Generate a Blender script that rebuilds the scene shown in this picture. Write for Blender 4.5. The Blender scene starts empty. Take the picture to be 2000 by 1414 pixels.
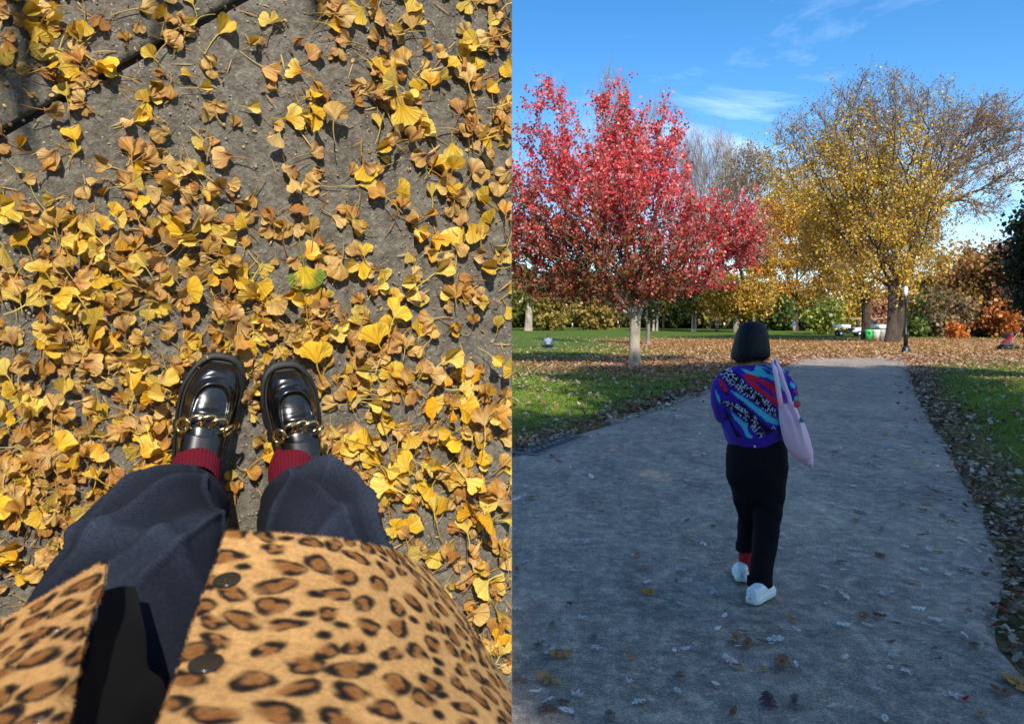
import bpy, bmesh, math, random
import numpy as np
from mathutils import Vector, Matrix
R = math.radians
rng = np.random.default_rng(7)
random.seed(7)
scene = bpy.context.scene
col = scene.collection

# ------------------------------------------------------------------ camera, sky, sun, exposure
F, HX, HY, EYE = 1400.0, 1000.0, 630.0, 1.6          # focal length and horizon in photo pixels, eye height in metres
cam_d = bpy.data.cameras.new('camera'); cam = bpy.data.objects.new('camera', cam_d); col.objects.link(cam)
cam.location = (0, 0, EYE); cam.rotation_euler = (R(90), 0, 0)
cam_d.sensor_width = 36; cam_d.lens = 36 * F / 2000; cam_d.shift_y = -(707 - HY) / 2000
cam_d.clip_start = 0.02; cam_d.clip_end = 3000
cam_d.dof.use_dof = True; cam_d.dof.focus_distance = 2.6; cam_d.dof.aperture_fstop = 12.5
scene.camera = cam

SUN_AZ, SUN_EL = R(-80), R(38)                        # sun stands behind the camera, a little to the right
SUN = Vector((math.cos(SUN_AZ) * math.cos(SUN_EL), math.sin(SUN_AZ) * math.cos(SUN_EL), math.sin(SUN_EL)))
world = bpy.data.worlds.new('World'); scene.world = world; world.use_nodes = True
wn = world.node_tree; wn.nodes.clear()
def wnode(t, **k):
    n = wn.nodes.new(t)
    for a, b in k.items(): setattr(n, a, b)
    return n
sky = wnode('ShaderNodeTexSky', sky_type='NISHITA', sun_disc=False)
sky.sun_elevation = SUN_EL; sky.sun_rotation = math.atan2(SUN.x, SUN.y); sky.altitude = 50
sky.air_density = 1.0; sky.dust_density = 0.05; sky.ozone_density = 3.2
# thin high cloud, the same wisps all round the sky
tc = wnode('ShaderNodeTexCoord'); mp = wnode('ShaderNodeMapping'); mp.inputs['Scale'].default_value = (1.3, 1.3, 4.5)
mp.inputs['Rotation'].default_value = (0.25, 0.3, 0.9)
cn = wnode('ShaderNodeTexNoise'); cn.inputs['Scale'].default_value = 2.1; cn.inputs['Detail'].default_value = 9; cn.inputs['Roughness'].default_value = .62; cn.inputs['Distortion'].default_value = .5
cr = wnode('ShaderNodeValToRGB'); cr.color_ramp.elements[0].position = .45; cr.color_ramp.elements[1].position = .80
big = wnode('ShaderNodeTexNoise'); big.inputs['Scale'].default_value = .9; big.inputs['Detail'].default_value = 2
bmp = wnode('ShaderNodeMapping'); bmp.inputs['Location'].default_value = (1.8, 0.4, 0.2)
br = wnode('ShaderNodeValToRGB'); br.color_ramp.elements[0].position = .47; br.color_ramp.elements[1].position = .66
mul = wnode('ShaderNodeMath', operation='MULTIPLY'); mul2 = wnode('ShaderNodeMath', operation='MULTIPLY'); mul2.inputs[1].default_value = 1.0
mix = wnode('ShaderNodeMix', data_type='RGBA'); mix.inputs['B'].default_value = (8.5, 9.4, 10.5, 1)
bg = wnode('ShaderNodeBackground'); bg.inputs['Strength'].default_value = 0.15
wo = wnode('ShaderNodeOutputWorld'); L = wn.links.new
L(tc.outputs['Generated'], mp.inputs['Vector']); L(mp.outputs[0], cn.inputs['Vector']); L(cn.outputs['Fac'], cr.inputs[0])
L(tc.outputs['Generated'], bmp.inputs['Vector']); L(bmp.outputs[0], big.inputs['Vector']); L(big.outputs['Fac'], br.inputs[0])
L(cr.outputs[0], mul.inputs[0]); L(br.outputs[0], mul.inputs[1]); L(mul.outputs[0], mul2.inputs[0])
L(mul2.outputs[0], mix.inputs['Factor']); hsv = wnode('ShaderNodeHueSaturation'); hsv.inputs['Saturation'].default_value = 1.3; hsv.inputs['Value'].default_value = .77; L(sky.outputs[0], hsv.inputs['Color']); L(hsv.outputs[0], mix.inputs['A']); L(mix.outputs['Result'], bg.inputs['Color']); L(bg.outputs[0], wo.inputs['Surface'])
sd = bpy.data.lights.new('sun', 'SUN'); sd.energy = 3.55; sd.angle = R(0.53); sd.color = (1, .95, .87)
so = bpy.data.objects.new('sun', sd); col.objects.link(so); so.rotation_euler = (-SUN).to_track_quat('-Z', 'Y').to_euler(); so.location = (20, -60, 60)
vs = scene.view_settings; vs.view_transform = 'Standard'; vs.look = 'None'; vs.exposure = 0.85; vs.gamma = 1; vs.use_curve_mapping = False

# ------------------------------------------------------------------ helpers
def C(r, g, b, a=1.0):
    f = lambda c: (c/255/12.92) if c/255 <= .04045 else ((c/255+.055)/1.055)**2.4
    return (f(r), f(g), f(b), a)
def at(px, py, d): return Vector(((px-HX)/F*d, d, EYE-(py-HY)/F*d))     # point at depth d that the photo shows at a pixel
def gnd(px, py):
    d = EYE*F/(py-HY); return Vector(((px-HX)/F*d, d, 0))
def link(name, me, parent=None, mats=(), smooth=False):
    o = bpy.data.objects.new(name, me); col.objects.link(o)
    for m in (mats if isinstance(mats, (list, tuple)) else [mats]): me.materials.append(m)
    if parent is not None: o.parent = parent
    if smooth: me.shade_smooth()
    return o
def empty(name, loc=(0,0,0)):
    o = bpy.data.objects.new(name, None); col.objects.link(o); o.location = loc; o.empty_display_size = .1
    return o
def tag(o, label=None, cat=None, group=None, kind=None):
    for k, v in (('label', label), ('category', cat), ('group', group), ('kind', kind)):
        if v: o[k] = v
    return o
def adopt(ch, pa):
    # parent while keeping the child's world-space mesh where it is (parents here are only translated / rotated empties)
    ch.parent = pa
    ch.matrix_parent_inverse = Matrix.LocRotScale(pa.location, pa.rotation_euler, pa.scale).inverted()
    return ch
def mk(name, V, faces, colors=None, uv=None, matidx=None, smooth=False):
    V = np.asarray(V, dtype=np.float32); me = bpy.data.meshes.new(name)
    if not isinstance(faces, (list, tuple)): faces = [faces]
    faces = [np.asarray(f, dtype=np.int32) for f in faces if len(f)]
    nl = sum(f.size for f in faces); npol = sum(len(f) for f in faces)
    me.vertices.add(len(V)); me.vertices.foreach_set('co', V.ravel())
    me.loops.add(nl); me.loops.foreach_set('vertex_index', np.concatenate([f.ravel() for f in faces]))
    me.polygons.add(npol)
    tot = np.concatenate([np.full(len(f), f.shape[1], dtype=np.int32) for f in faces])
    st = np.concatenate([[0], np.cumsum(tot)[:-1]]).astype(np.int32)
    me.polygons.foreach_set('loop_start', st); me.polygons.foreach_set('loop_total', tot)
    if matidx is not None: me.polygons.foreach_set('material_index', np.asarray(matidx, dtype=np.int32))
    if smooth: me.polygons.foreach_set('use_smooth', np.ones(npol, dtype=bool))
    me.update(calc_edges=True); me.validate()
    if colors is not None:
        ca = me.color_attributes.new('col', 'FLOAT_COLOR', 'POINT')
        cc = np.ones((len(V), 4), dtype=np.float32); cc[:, :colors.shape[1]] = colors
        ca.data.foreach_set('color', cc.ravel())
    if uv is not None:
        ul = me.uv_layers.new(name='uv'); idx = np.concatenate([f.ravel() for f in faces])
        ul.data.foreach_set('uv', np.asarray(uv, dtype=np.float32)[idx].ravel())
    return me
def grid_faces(nu, nv, wrap=False):
    i = np.arange(nu-1)[:, None]; j = np.arange(nv if wrap else nv-1)[None, :]
    a = i*nv+j; b = i*nv+(j+1) % nv; c = (i+1)*nv+(j+1) % nv; d = (i+1)*nv+j
    return np.stack([a, b, c, d], -1).reshape(-1, 4)
def tube(pts, rad, seg=8, cap=True):
    # swept tube with parallel-transport frames; returns verts, quads, tris
    P = np.array([list(p) for p in pts], float); n = len(P); rad = np.full(n, rad) if np.isscalar(rad) else np.array(rad, float)
    T = np.gradient(P, axis=0); T /= np.linalg.norm(T, axis=1)[:, None]+1e-12
    u = np.cross(T[0], [0, 0, 1]); u = np.cross(T[0], [0, 1, 0]) if np.linalg.norm(u) < .1 else u; u /= np.linalg.norm(u)
    V = []; a = np.linspace(0, 2*np.pi, seg, endpoint=False)
    for k in range(n):
        u = u-T[k]*u.dot(T[k]); u /= np.linalg.norm(u); w = np.cross(T[k], u)
        V.append(P[k]+rad[k]*(np.cos(a)[:, None]*u+np.sin(a)[:, None]*w))
    V = np.concatenate(V); q = grid_faces(n, seg, True); t = []
    if cap:
        c0 = len(V); V = np.vstack([V, P[0], P[-1]])
        for j in range(seg):
            t.append((c0, (j+1) % seg, j)); t.append((c0+1, (n-1)*seg+j, (n-1)*seg+(j+1) % seg))
    return V, q, np.array(t, int).reshape(-1, 3)
def loft(rings, seg=24, power=2.0, cap=True):
    # rings: (centre, axis a, axis b) -> closed superellipse sections
    V = []; a = np.linspace(0, 2*np.pi, seg, endpoint=False)
    ca = np.sign(np.cos(a))*np.abs(np.cos(a))**(2/power); sa = np.sign(np.sin(a))*np.abs(np.sin(a))**(2/power)
    for c, x, y in rings:
        V.append(np.array(c)+ca[:, None]*np.array(x)+sa[:, None]*np.array(y))
    n = len(rings); V = np.concatenate(V); q = grid_faces(n, seg, True); t = []
    if cap:
        c0 = len(V); V = np.vstack([V, np.array(rings[0][0]), np.array(rings[-1][0])])
        for j in range(seg):
            t.append((c0, (j+1) % seg, j)); t.append((c0+1, (n-1)*seg+j, (n-1)*seg+(j+1) % seg))
    return V, q, np.array(t, int).reshape(-1, 3)
class MB:
    # collects pieces of ONE object
    def __init__(s): s.V = []; s.q = []; s.t = []; s.n = 0; s.c = []; s.m = []; s.mq = []; s.mt = []
    def add(s, V, q=(), t=(), c=None, m=0):
        V = np.asarray(V, float); s.V.append(V)
        if len(q): s.q.append(np.asarray(q)+s.n); s.mq.append(np.full(len(q), m))
        if len(t): s.t.append(np.asarray(t)+s.n); s.mt.append(np.full(len(t), m))
        s.c.append(np.tile(np.array(c if c is not None else (1, 1, 1, 1), float)[:4], (len(V), 1))); s.n += len(V); return s
    def tube(s, pts, rad, seg=8, c=None, m=0, cap=True): return s.add(*tube(pts, rad, seg, cap), c=c, m=m)
    def loft(s, rings, seg=24, power=2.0, c=None, m=0, cap=True): return s.add(*loft(rings, seg, power, cap), c=c, m=m)
    def box(s, c0, half, rot=None, c=None, m=0, bev=0.0):
        hx, hy, hz = half
        if bev > 0:
            V = []; b = bev
            for z, k in ((-hz, b), (-hz+b, 0), (hz-b, 0), (hz, b)):
                for x, y in ((-hx+k+b*.4, -hy+k), (hx-k-b*.4, -hy+k), (hx-k, -hy+k+b*.4), (hx-k, hy-k-b*.4), (hx-k-b*.4, hy-k), (-hx+k+b*.4, hy-k), (-hx+k, hy-k-b*.4), (-hx+k, -hy+k+b*.4)):
                    V.append((x, y, z))
            V = np.array(V); q = grid_faces(4, 8, True); t = []
            for j in range(1, 7): t += [(0, j+1, j), (24, 24+j, 24+j+1)]
        else:
            V = np.array([(x, y, z) for x in (-hx, hx) for y in (-hy, hy) for z in (-hz, hz)])
            q = np.array([(0, 1, 3, 2), (4, 6, 7, 5), (0, 4, 5, 1), (2, 3, 7, 6), (0, 2, 6, 4), (1, 5, 7, 3)]); t = []
        if rot is not None: V = V @ np.array(rot).T
        return s.add(V+np.array(c0), q, t, c=c, m=m)
    def mesh(s, name, smooth=False, colors=False):
        V = np.concatenate(s.V); fs = []; mi = []
        if s.q: fs.append(np.concatenate(s.q)); mi.append(np.concatenate(s.mq))
        if s.t: fs.append(np.concatenate(s.t)); mi.append(np.concatenate(s.mt))
        return mk(name, V, fs, colors=np.concatenate(s.c) if colors else None, matidx=np.concatenate(mi), smooth=smooth)
    def build(s, name, mats, parent=None, smooth=False, colors=False):
        return link(name, s.mesh(name, smooth, colors), parent, mats)
def remesh(mb, name, voxel, smooth_it=6, fac=.5):
    o = link('tmp', mb.mesh(name), None, [])
    m = o.modifiers.new('r', 'REMESH'); m.mode = 'VOXEL'; m.voxel_size = voxel
    s = o.modifiers.new('s', 'SMOOTH'); s.iterations = smooth_it; s.factor = fac
    dg = bpy.context.evaluated_depsgraph_get(); me = bpy.data.meshes.new_from_object(o.evaluated_get(dg)); me.name = name
    old = o.data; bpy.data.objects.remove(o); bpy.data.meshes.remove(old); me.shade_smooth(); return me
def cos_of(me):
    a = np.empty(len(me.vertices)*3, np.float32); me.vertices.foreach_get('co', a); return a.reshape(-1, 3).astype(float)
def setcol(me, c):
    ca = me.color_attributes.new('col', 'FLOAT_COLOR', 'POINT'); cc = np.ones((len(me.vertices), 4), np.float32); cc[:, :3] = c[:, :3]
    ca.data.foreach_set('color', cc.ravel())
def clip_x(me, x=0.0):
    bm = bmesh.new(); bm.from_mesh(me)
    bmesh.ops.bisect_plane(bm, geom=bm.verts[:]+bm.edges[:]+bm.faces[:], plane_co=(x, 0, 0), plane_no=(1, 0, 0), clear_outer=True, dist=1e-6)
    bm.to_mesh(me); bm.free(); return me
def vnoise(P, scale, seed=0, octaves=3):
    # cheap lattice value noise for shaping meshes
    P = np.asarray(P, float)*scale; out = 0; amp = 1; tot = 0
    def h(i): 
        i = i.astype(np.int64); n = i[..., 0]*374761393+i[..., 1]*668265263+i[..., 2]*2147483647+seed*974711
        n = (n ^ (n >> 13))*1274126177; n = n ^ (n >> 16); return (n & 0xffff)/65535.0
    for o in range(octaves):
        i = np.floor(P); f = P-i; f = f*f*(3-2*f); r = 0
        for dx in (0, 1):
            for dy in (0, 1):
                for dz in (0, 1):
                    w = (f[..., 0] if dx else 1-f[..., 0])*(f[..., 1] if dy else 1-f[..., 1])*(f[..., 2] if dz else 1-f[..., 2])
                    r = r+w*h(i+np.array([dx, dy, dz]))
        out = out+amp*(r-.5)*2; tot += amp; amp *= .5; P = P*2.03+7.1
    return out/tot
def catmull(G, nu, nv):
    # smooth surface through a control grid (rows x cols x 3)
    def cm(A, n):
        m = len(A); A = np.concatenate([[2*A[0]-A[1]], A, [2*A[-1]-A[-2]]]); t = np.linspace(0, m-1, n); k = np.minimum(t.astype(int), m-2); f = (t-k).reshape((-1,)+(1,)*(A.ndim-1))
        p0, p1, p2, p3 = A[k], A[k+1], A[k+2], A[k+3]
        return .5*((2*p1)+(-p0+p2)*f+(2*p0-5*p1+4*p2-p3)*f**2+(-p0+3*p1-3*p2+p3)*f**3)
    G = np.asarray(G, float); G = cm(G, nu); return np.swapaxes(cm(np.swapaxes(G, 0, 1), nv), 0, 1)
def curve(pts, n):
    return catmull(np.array([[list(p)] * 2 for p in pts], float), n, 2)[:, 0]

# ------------------------------------------------------------------ materials
def newmat(name):
    m = bpy.data.materials.new(name); m.use_nodes = True; nt = m.node_tree; b = nt.nodes['Principled BSDF']; return m, nt, b
def N(nt, t, **k):
    n = nt.nodes.new(t)
    for a, v in k.items():
        if a in n.inputs: n.inputs[a].default_value = v
        else: setattr(n, a, v)
    return n
def noise(nt, vec, scale, detail=4, rough=.55, dist=0):
    n = N(nt, 'ShaderNodeTexNoise'); n.inputs['Scale'].default_value = scale; n.inputs['Detail'].default_value = detail; n.inputs['Roughness'].default_value = rough; n.inputs['Distortion'].default_value = dist
    nt.links.new(vec, n.inputs['Vector']); return n
def ramp(nt, fac, stops):
    r = N(nt, 'ShaderNodeValToRGB'); e = r.color_ramp.elements
    while len(e) < len(stops): e.new(.5)
    for k, (p, c) in enumerate(stops): e[k].position = p; e[k].color = c if len(c) == 4 else (*c, 1)
    nt.links.new(fac, r.inputs[0]); return r
def mixc(nt, fac, a, b, mode='MIX'):
    m = N(nt, 'ShaderNodeMix', data_type='RGBA', blend_type=mode)
    for s, v in (('Factor', fac), ('A', a), ('B', b)):
        if isinstance(v, (int, float, tuple)): m.inputs[s].default_value = v
        else: nt.links.new(v, m.inputs[s])
    return m.outputs['Result']
def bump(nt, b, h, strength, dist=.01, prev=None):
    n = N(nt, 'ShaderNodeBump'); n.inputs['Strength'].default_value = strength; n.inputs['Distance'].default_value = dist
    nt.links.new(h, n.inputs['Height'])
    if prev: nt.links.new(prev, n.inputs['Normal'])
    nt.links.new(n.outputs[0], b.inputs['Normal']); return n.outputs[0]
def mat_noise(name, c1, c2, scale=20, rough=.7, bumps=.2, bdist=.004, metal=0, detail=5, mid=.5, spec=.5, coat=0):
    m, nt, b = newmat(name); tcn = N(nt, 'ShaderNodeTexCoord'); n = noise(nt, tcn.outputs['Object'], scale, detail, .6)
    r = ramp(nt, n.outputs['Fac'], [(mid-.18, c1), (mid+.18, c2)]); nt.links.new(r.outputs[0], b.inputs['Base Color'])
    b.inputs['Roughness'].default_value = rough; b.inputs['Metallic'].default_value = metal; b.inputs['Specular IOR Level'].default_value = spec; b.inputs['Coat Weight'].default_value = coat
    if bumps: bump(nt, b, n.outputs['Fac'], bumps, bdist)
    return m
def mat_leaf(name, rough=.5, trans=.35, vary=.25, spec=.35, nscale=60, warm=1.0):
    # colour of each leaf from the mesh, veined by noise; light comes through the blade
    m, nt, b = newmat(name); at_ = N(nt, 'ShaderNodeAttribute', attribute_name='col'); g = N(nt, 'ShaderNodeNewGeometry')
    tcn = N(nt, 'ShaderNodeTexCoord'); n = noise(nt, tcn.outputs['Object'], nscale, 3)
    r = ramp(nt, n.outputs['Fac'], [(.3, (1-vary,)*3), (.7, (1+vary*.4,)*3)])
    c = mixc(nt, 1.0, at_.outputs['Color'], r.outputs[0], 'MULTIPLY')
    oi = N(nt, 'ShaderNodeObjectInfo'); hs = N(nt, 'ShaderNodeHueSaturation'); rr = N(nt, 'ShaderNodeMapRange'); rr.inputs['To Min'].default_value = .82; rr.inputs['To Max'].default_value = 1.12
    nt.links.new(oi.outputs['Random'], rr.inputs['Value']); nt.links.new(rr.outputs[0], hs.inputs['Value']); nt.links.new(c, hs.inputs['Color'])
    nt.links.new(hs.outputs[0], b.inputs['Base Color']); b.inputs['Roughness'].default_value = rough; b.inputs['Specular IOR Level'].default_value = spec
    tr = N(nt, 'ShaderNodeBsdfTranslucent'); nt.links.new(hs.outputs[0], tr.inputs['Color'])
    mx = N(nt, 'ShaderNodeMixShader'); mx.inputs[0].default_value = trans
    out = nt.nodes['Material Output']; nt.links.new(b.outputs[0], mx.inputs[1]); nt.links.new(tr.outputs[0], mx.inputs[2]); nt.links.new(mx.outputs[0], out.inputs['Surface'])
    return m
def mat_attr(name, rough=.8, spec=.3, nscale=120, vary=.2, bumps=.3, bdist=.002, sheen=0):
    m, nt, b = newmat(name); at_ = N(nt, 'ShaderNodeAttribute', attribute_name='col'); tcn = N(nt, 'ShaderNodeTexCoord')
    n = noise(nt, tcn.outputs['Object'], nscale, 4, .65); r = ramp(nt, n.outputs['Fac'], [(.3, (1-vary,)*3), (.7, (1+vary*.5,)*3)])
    nt.links.new(mixc(nt, 1.0, at_.outputs['Color'], r.outputs[0], 'MULTIPLY'), b.inputs['Base Color'])
    b.inputs['Roughness'].default_value = rough; b.inputs['Specular IOR Level'].default_value = spec; b.inputs['Sheen Weight'].default_value = sheen
    if bumps: bump(nt, b, n.outputs['Fac'], bumps, bdist)
    return m
# =================================================================== LEFT PICTURE: standing among ginkgo leaves
# its pavement stands upright beside the park view; local frame: T right, UP up the picture, NRM off the pavement
AL = R(27); T = Vector((math.cos(AL), math.sin(AL), 0)); NRM = Vector((math.sin(AL), -math.cos(AL), 0)); UP = Vector((0, 0, 1))
D0 = 1.35; P0 = Vector((0, D0, EYE)); HC = D0*math.cos(AL)
def ah(px, py, h=0.0):
    # point that stands h above the pavement and that the photo shows at this pixel
    u = (px-HX)/F; s = (HC-h)/(math.cos(AL)-u*math.sin(AL)); return Vector((u*s, s, EYE-(py-HY)/F*s))
def loc(p): d = Vector(p)-P0; return np.array((d.dot(T), d.dot(UP), d.dot(NRM)))          # world -> pavement frame
LM = np.array([list(T), list(UP), list(NRM)]); P0a = np.array(P0)
def wld(V): return np.asarray(V, float) @ LM + P0a                                           # pavement frame -> world
EXTX = math.tan(AL)   # in the pavement frame the picture's edge is the vertical plane x = 0 of the world

# ---- pavement: two cast slabs with a joint
def mat_concrete():
    m, nt, b = newmat('concrete'); tcn = N(nt, 'ShaderNodeTexCoord'); o = tcn.outputs['Object']
    big = noise(nt, o, 3.5, 5, .6); fine = noise(nt, o, 120, 5, .8); mid = noise(nt, o, 40, 4, .65)
    base = ramp(nt, big.outputs['Fac'], [(.3, C(98, 91, 79)), (.7, C(134, 125, 109))])
    c = mixc(nt, .55, base.outputs[0], ramp(nt, fine.outputs['Fac'], [(.32, C(44, 40, 35)), (.5, C(112, 104, 92)), (.70, C(186, 176, 158))]).outputs[0])
    c = mixc(nt, .35, c, ramp(nt, mid.outputs['Fac'], [(.38, C(62, 57, 49)), (.66, C(146, 137, 121))]).outputs[0])
    vo = N(nt, 'ShaderNodeTexVoronoi'); vo.inputs['Scale'].default_value = 150; nt.links.new(o, vo.inputs['Vector'])
    peb = ramp(nt, vo.outputs['Distance'], [(.16, (1, 1, 1)), (.22, (0, 0, 0))])
    sel = N(nt, 'ShaderNodeSeparateColor'); nt.links.new(vo.outputs['Color'], sel.inputs[0])
    gt = N(nt, 'ShaderNodeMath', operation='GREATER_THAN'); gt.inputs[1].default_value = .86; nt.links.new(sel.outputs[0], gt.inputs[0])
    mu = N(nt, 'ShaderNodeMath', operation='MULTIPLY'); nt.links.new(peb.outputs[0], mu.inputs[0]); nt.links.new(gt.outputs[0], mu.inputs[1])
    c = mixc(nt, mu.outputs[0], c, C(186, 176, 160)); nt.links.new(c, b.inputs['Base Color']); b.inputs['Roughness'].default_value = .9; b.inputs['Specular IOR Level'].default_value = .25
    b1 = bump(nt, b, mid.outputs['Fac'], .9, .010); bump(nt, b, fine.outputs['Fac'], 1.0, .005, b1); return m
M_CONC = mat_concrete()
pav = tag(empty('pavement', (0, D0, 0)), kind='structure')
x_of = lambda h: -h*math.tan(AL)     # local x of the picture edge at height h
JA, JB = loc(ah(-40, 283)), loc(ah(455, 8))              # joint line across the upper left corner
jd = (JB-JA)[:2]; jd /= np.linalg.norm(jd); jn = np.array((-jd[1], jd[0]))
XL, YB, YT = -1.75, -EYE, .95
def pav_slab(upper):
    g = .006; x = np.linspace(XL, 0, 150); y = np.linspace(YB, YT, 170)
    X, Y = np.meshgrid(x, y, indexing='ij'); sd = (X-JA[0])*jn[0]+(Y-JA[1])*jn[1]
    P = np.stack([X, Y, 0*X], -1); P[..., 2] = vnoise(P*[1, 1, 1], 9, 3, 3)*.0035+vnoise(P, 60, 4, 2)*.0012
    edge = np.clip(1-(np.abs(sd)-g)/.012, 0, 1); P[..., 2] -= .004*edge**2
    me = mk('paving_slab', wld(P.reshape(-1, 3)), grid_faces(len(x), len(y))); bm = bmesh.new(); bm.from_mesh(me)
    sgn = 1 if upper else -1; q = Vector(wld(np.array([[JA[0]+jn[0]*g*sgn, JA[1]+jn[1]*g*sgn, 0]]))[0]); nn = Vector(LM.T @ np.array([jn[0]*sgn, jn[1]*sgn, 0]))
    bmesh.ops.bisect_plane(bm, geom=bm.verts[:]+bm.edges[:]+bm.faces[:], plane_co=q, plane_no=-nn, clear_outer=True)
    ed = [e for e in bm.edges if e.is_boundary]; r = bmesh.ops.extrude_edge_only(bm, edges=ed)
    bmesh.ops.translate(bm, verts=[v for v in r['geom'] if isinstance(v, bmesh.types.BMVert)], vec=-NRM*.05)
    bmesh.ops.recalc_face_normals(bm, faces=bm.faces[:]); bm.to_mesh(me); bm.free()
    clip_x(me); me.shade_smooth()
    o = adopt(link('paving_slab', me, None, M_CONC), pav); return o
pav_slab(True); pav_slab(False)
bed = MB(); bed.box(wld(np.array([[XL/2, (YB+YT)/2, -.045]]))[0], ((0-XL)/2-.02, (YT-YB)/2-.01, .03), rot=LM.T); bmsh = clip_x(bed.mesh('joint_bed'), -.02)
adopt(link('joint_bed', bmsh, None, mat_noise('joint_dirt', C(40, 34, 27), C(66, 56, 44), 60, .95)), pav)

# ---- ginkgo leaf shapes
def ginkgo(kind, seed):
    r = np.random.default_rng(seed); nf, nr = 15, 4
    half = R(r.uniform(36, 62)); ph = np.linspace(-1, 1, nf); rr = np.linspace(0.10, 1, nr)**.9
    edge = 1+.03*np.sin(ph*8+r.uniform(0, 6))+.02*np.sin(ph*17+r.uniform(0, 6))-r.choice([0, .06, .1, .3])*np.exp(-(ph/.12)**2)-.30*ph**8-.05*ph**2
    PH, RR = np.meshgrid(ph, rr, indexing='ij'); rad = RR*(1+(edge[:, None]-1)*RR)
    a = PH*half*(.42+.58*RR**.8); X = np.sin(a)*rad*.66; Y = np.cos(a)*rad*.64
    cur = r.uniform(.03, .18) if kind == 0 else r.uniform(.25, .5)
    if kind == 2:                                       # folded along the middle, like a closing fan
        f = r.uniform(.55, 1.05); Z = np.abs(X)*math.tan(f)*.75; X = X*math.cos(f)
    elif kind == 3:                                     # one wing rolled over
        sft = np.clip(X*2.4+.1, 0, None); ang = sft*2.2; Z = np.where(X > 0, (1-np.cos(ang))*.22, 0)+.03*RR; X = np.where(X > 0, np.sin(ang)*.25, X)
    else: Z = cur*(X/.5)**2*r.choice([-1, 1])*.45+cur*.35*(Y-.3)**2*r.choice([-1, 1])
    crum = .012 if kind != 1 else .035
    Z = Z+crum*np.sin(PH*r.uniform(7, 12)+r.uniform(0, 6))*RR+crum*.6*np.sin(RR*6+PH*4+r.uniform(0, 6))
    if kind == 1:                                       # dried and shrivelled
        X = X*r.uniform(.7, .92)+.03*np.sin(RR*7+r.uniform(0, 6)); Z = Z+.05*np.sin(PH*5+RR*4+r.uniform(0, 6))
    V = np.stack([X, Y-.3, Z], -1).reshape(-1, 3); q = grid_faces(nf, nr)
    ln = r.uniform(.35, .8); b0 = r.uniform(-.35, .35); z0 = Z[nf//2, 0]; s = np.linspace(0, 1, 6)
    st = np.stack([b0*s**2*ln, -.3+.08-s*ln, z0+r.uniform(-.02, .06)*s], -1)
    tv, tq, tt = tube(st, np.linspace(.021, .013, 6), 4, False)
    UVl = np.vstack([np.stack([PH.ravel(), RR.ravel()], -1), np.tile([[3., .2]], (len(tv), 1))]); return V, q, tv, tq, PH.ravel(), RR.ravel(), UVl
YEL = [C(248, 202, 56), C(240, 184, 40), C(244, 212, 104), C(242, 168, 28), C(232, 196, 78), C(252, 220, 112)]
TAN = [C(224, 180, 100), C(216, 166, 80), C(230, 190, 118), C(206, 140, 60), C(238, 200, 132), C(194, 138, 84)]
GRN = [C(170, 176, 40)]
def leaf_mesh(kind, seed, palette):
    V, q, tv, tq, ph, rr, UVl = ginkgo(kind, seed); r = np.random.default_rng(seed+999)
    base = np.array(palette[r.integers(len(palette))][:3]); alt = np.array(palette[r.integers(len(palette))][:3])
    cc = base+(alt-base)*(rr[:, None]**2); cc = cc*(1+.10*np.sin(ph*40)[:, None]*rr[:, None]*r.uniform(.4, 1))
    sp = vnoise(np.stack([V[:, 0], V[:, 1], 0*ph], -1)+seed, 5, seed, 2); cc = np.where((sp > r.uniform(.35, .8))[:, None], cc*.62, cc)
    if palette is GRN: cc = np.where((rr*(.6+.4*np.abs(ph)) > .55)[:, None], np.array(C(120, 140, 40)[:3]), np.array(C(236, 200, 50)[:3]))*(1+.0*cc)
    sc = np.tile(base*np.array([.85, .9, .9]), (len(tv), 1))
    return np.vstack([V, tv]), np.vstack([q, tq+len(V)]), np.clip(np.vstack([cc, sc]), 0, 1), UVl+[seed*1.7, 0]
LIB = []
for k in range(66):
    kind = [0, 2, 2, 3, 1, 1, 1, 0, 2, 1, 3][k % 11]; pal = TAN if (kind == 1 or k % 7 == 4) else YEL
    LIB.append((kind, pal is TAN, leaf_mesh(kind, 100+k, pal)))
M_GINK = mat_leaf('ginkgo_leaf', .55, .2, .18, .3, 45)
def add_veins(m):
    nt = m.node_tree; b = nt.nodes['Principled BSDF']; uvn = N(nt, 'ShaderNodeUVMap'); mpn = N(nt, 'ShaderNodeMapping'); mpn.inputs['Scale'].default_value = (13, .7, 1); nt.links.new(uvn.outputs[0], mpn.inputs[0])
    n = noise(nt, mpn.outputs[0], 1.0, 2, .5); lk = b.inputs['Base Color'].links[0].from_socket
    c = mixc(nt, 1.0, lk, ramp(nt, n.outputs['Fac'], [(.35, (.74, .68, .6)), (.62, (1.06, 1.06, 1.05))]).outputs[0], 'MULTIPLY'); nt.links.new(c, b.inputs['Base Color']); bump(nt, b, n.outputs['Fac'], .7, .004)
add_veins(M_GINK)
SHOE_L, SHOE_R = np.array((400., 830.)), np.array((578., 850.))
dens = ["6534125656", "3634334657", "2355322557", "3566424655", "6677765445", "7778874446", "5788877634", "6788888877", "8988568888", "9998336899", "8886224448", "4321000247", "2100000016", "1000000004"]
spots = []
for r_ in range(-1, len(dens)):
    for c_ in range(-2, 11):
        dv = int(dens[max(r_, 0)][min(max(c_, 0), 9)]); n = rng.poisson(dv*2.5 if dv > 5 else dv*1.6)
        for _ in range(n): spots.append((c_*100+rng.uniform(0, 100), r_*100+rng.uniform(0, 100), dv))
spots = [s for s in spots if s[0] < 1004]
rng.shuffle(spots)
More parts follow.
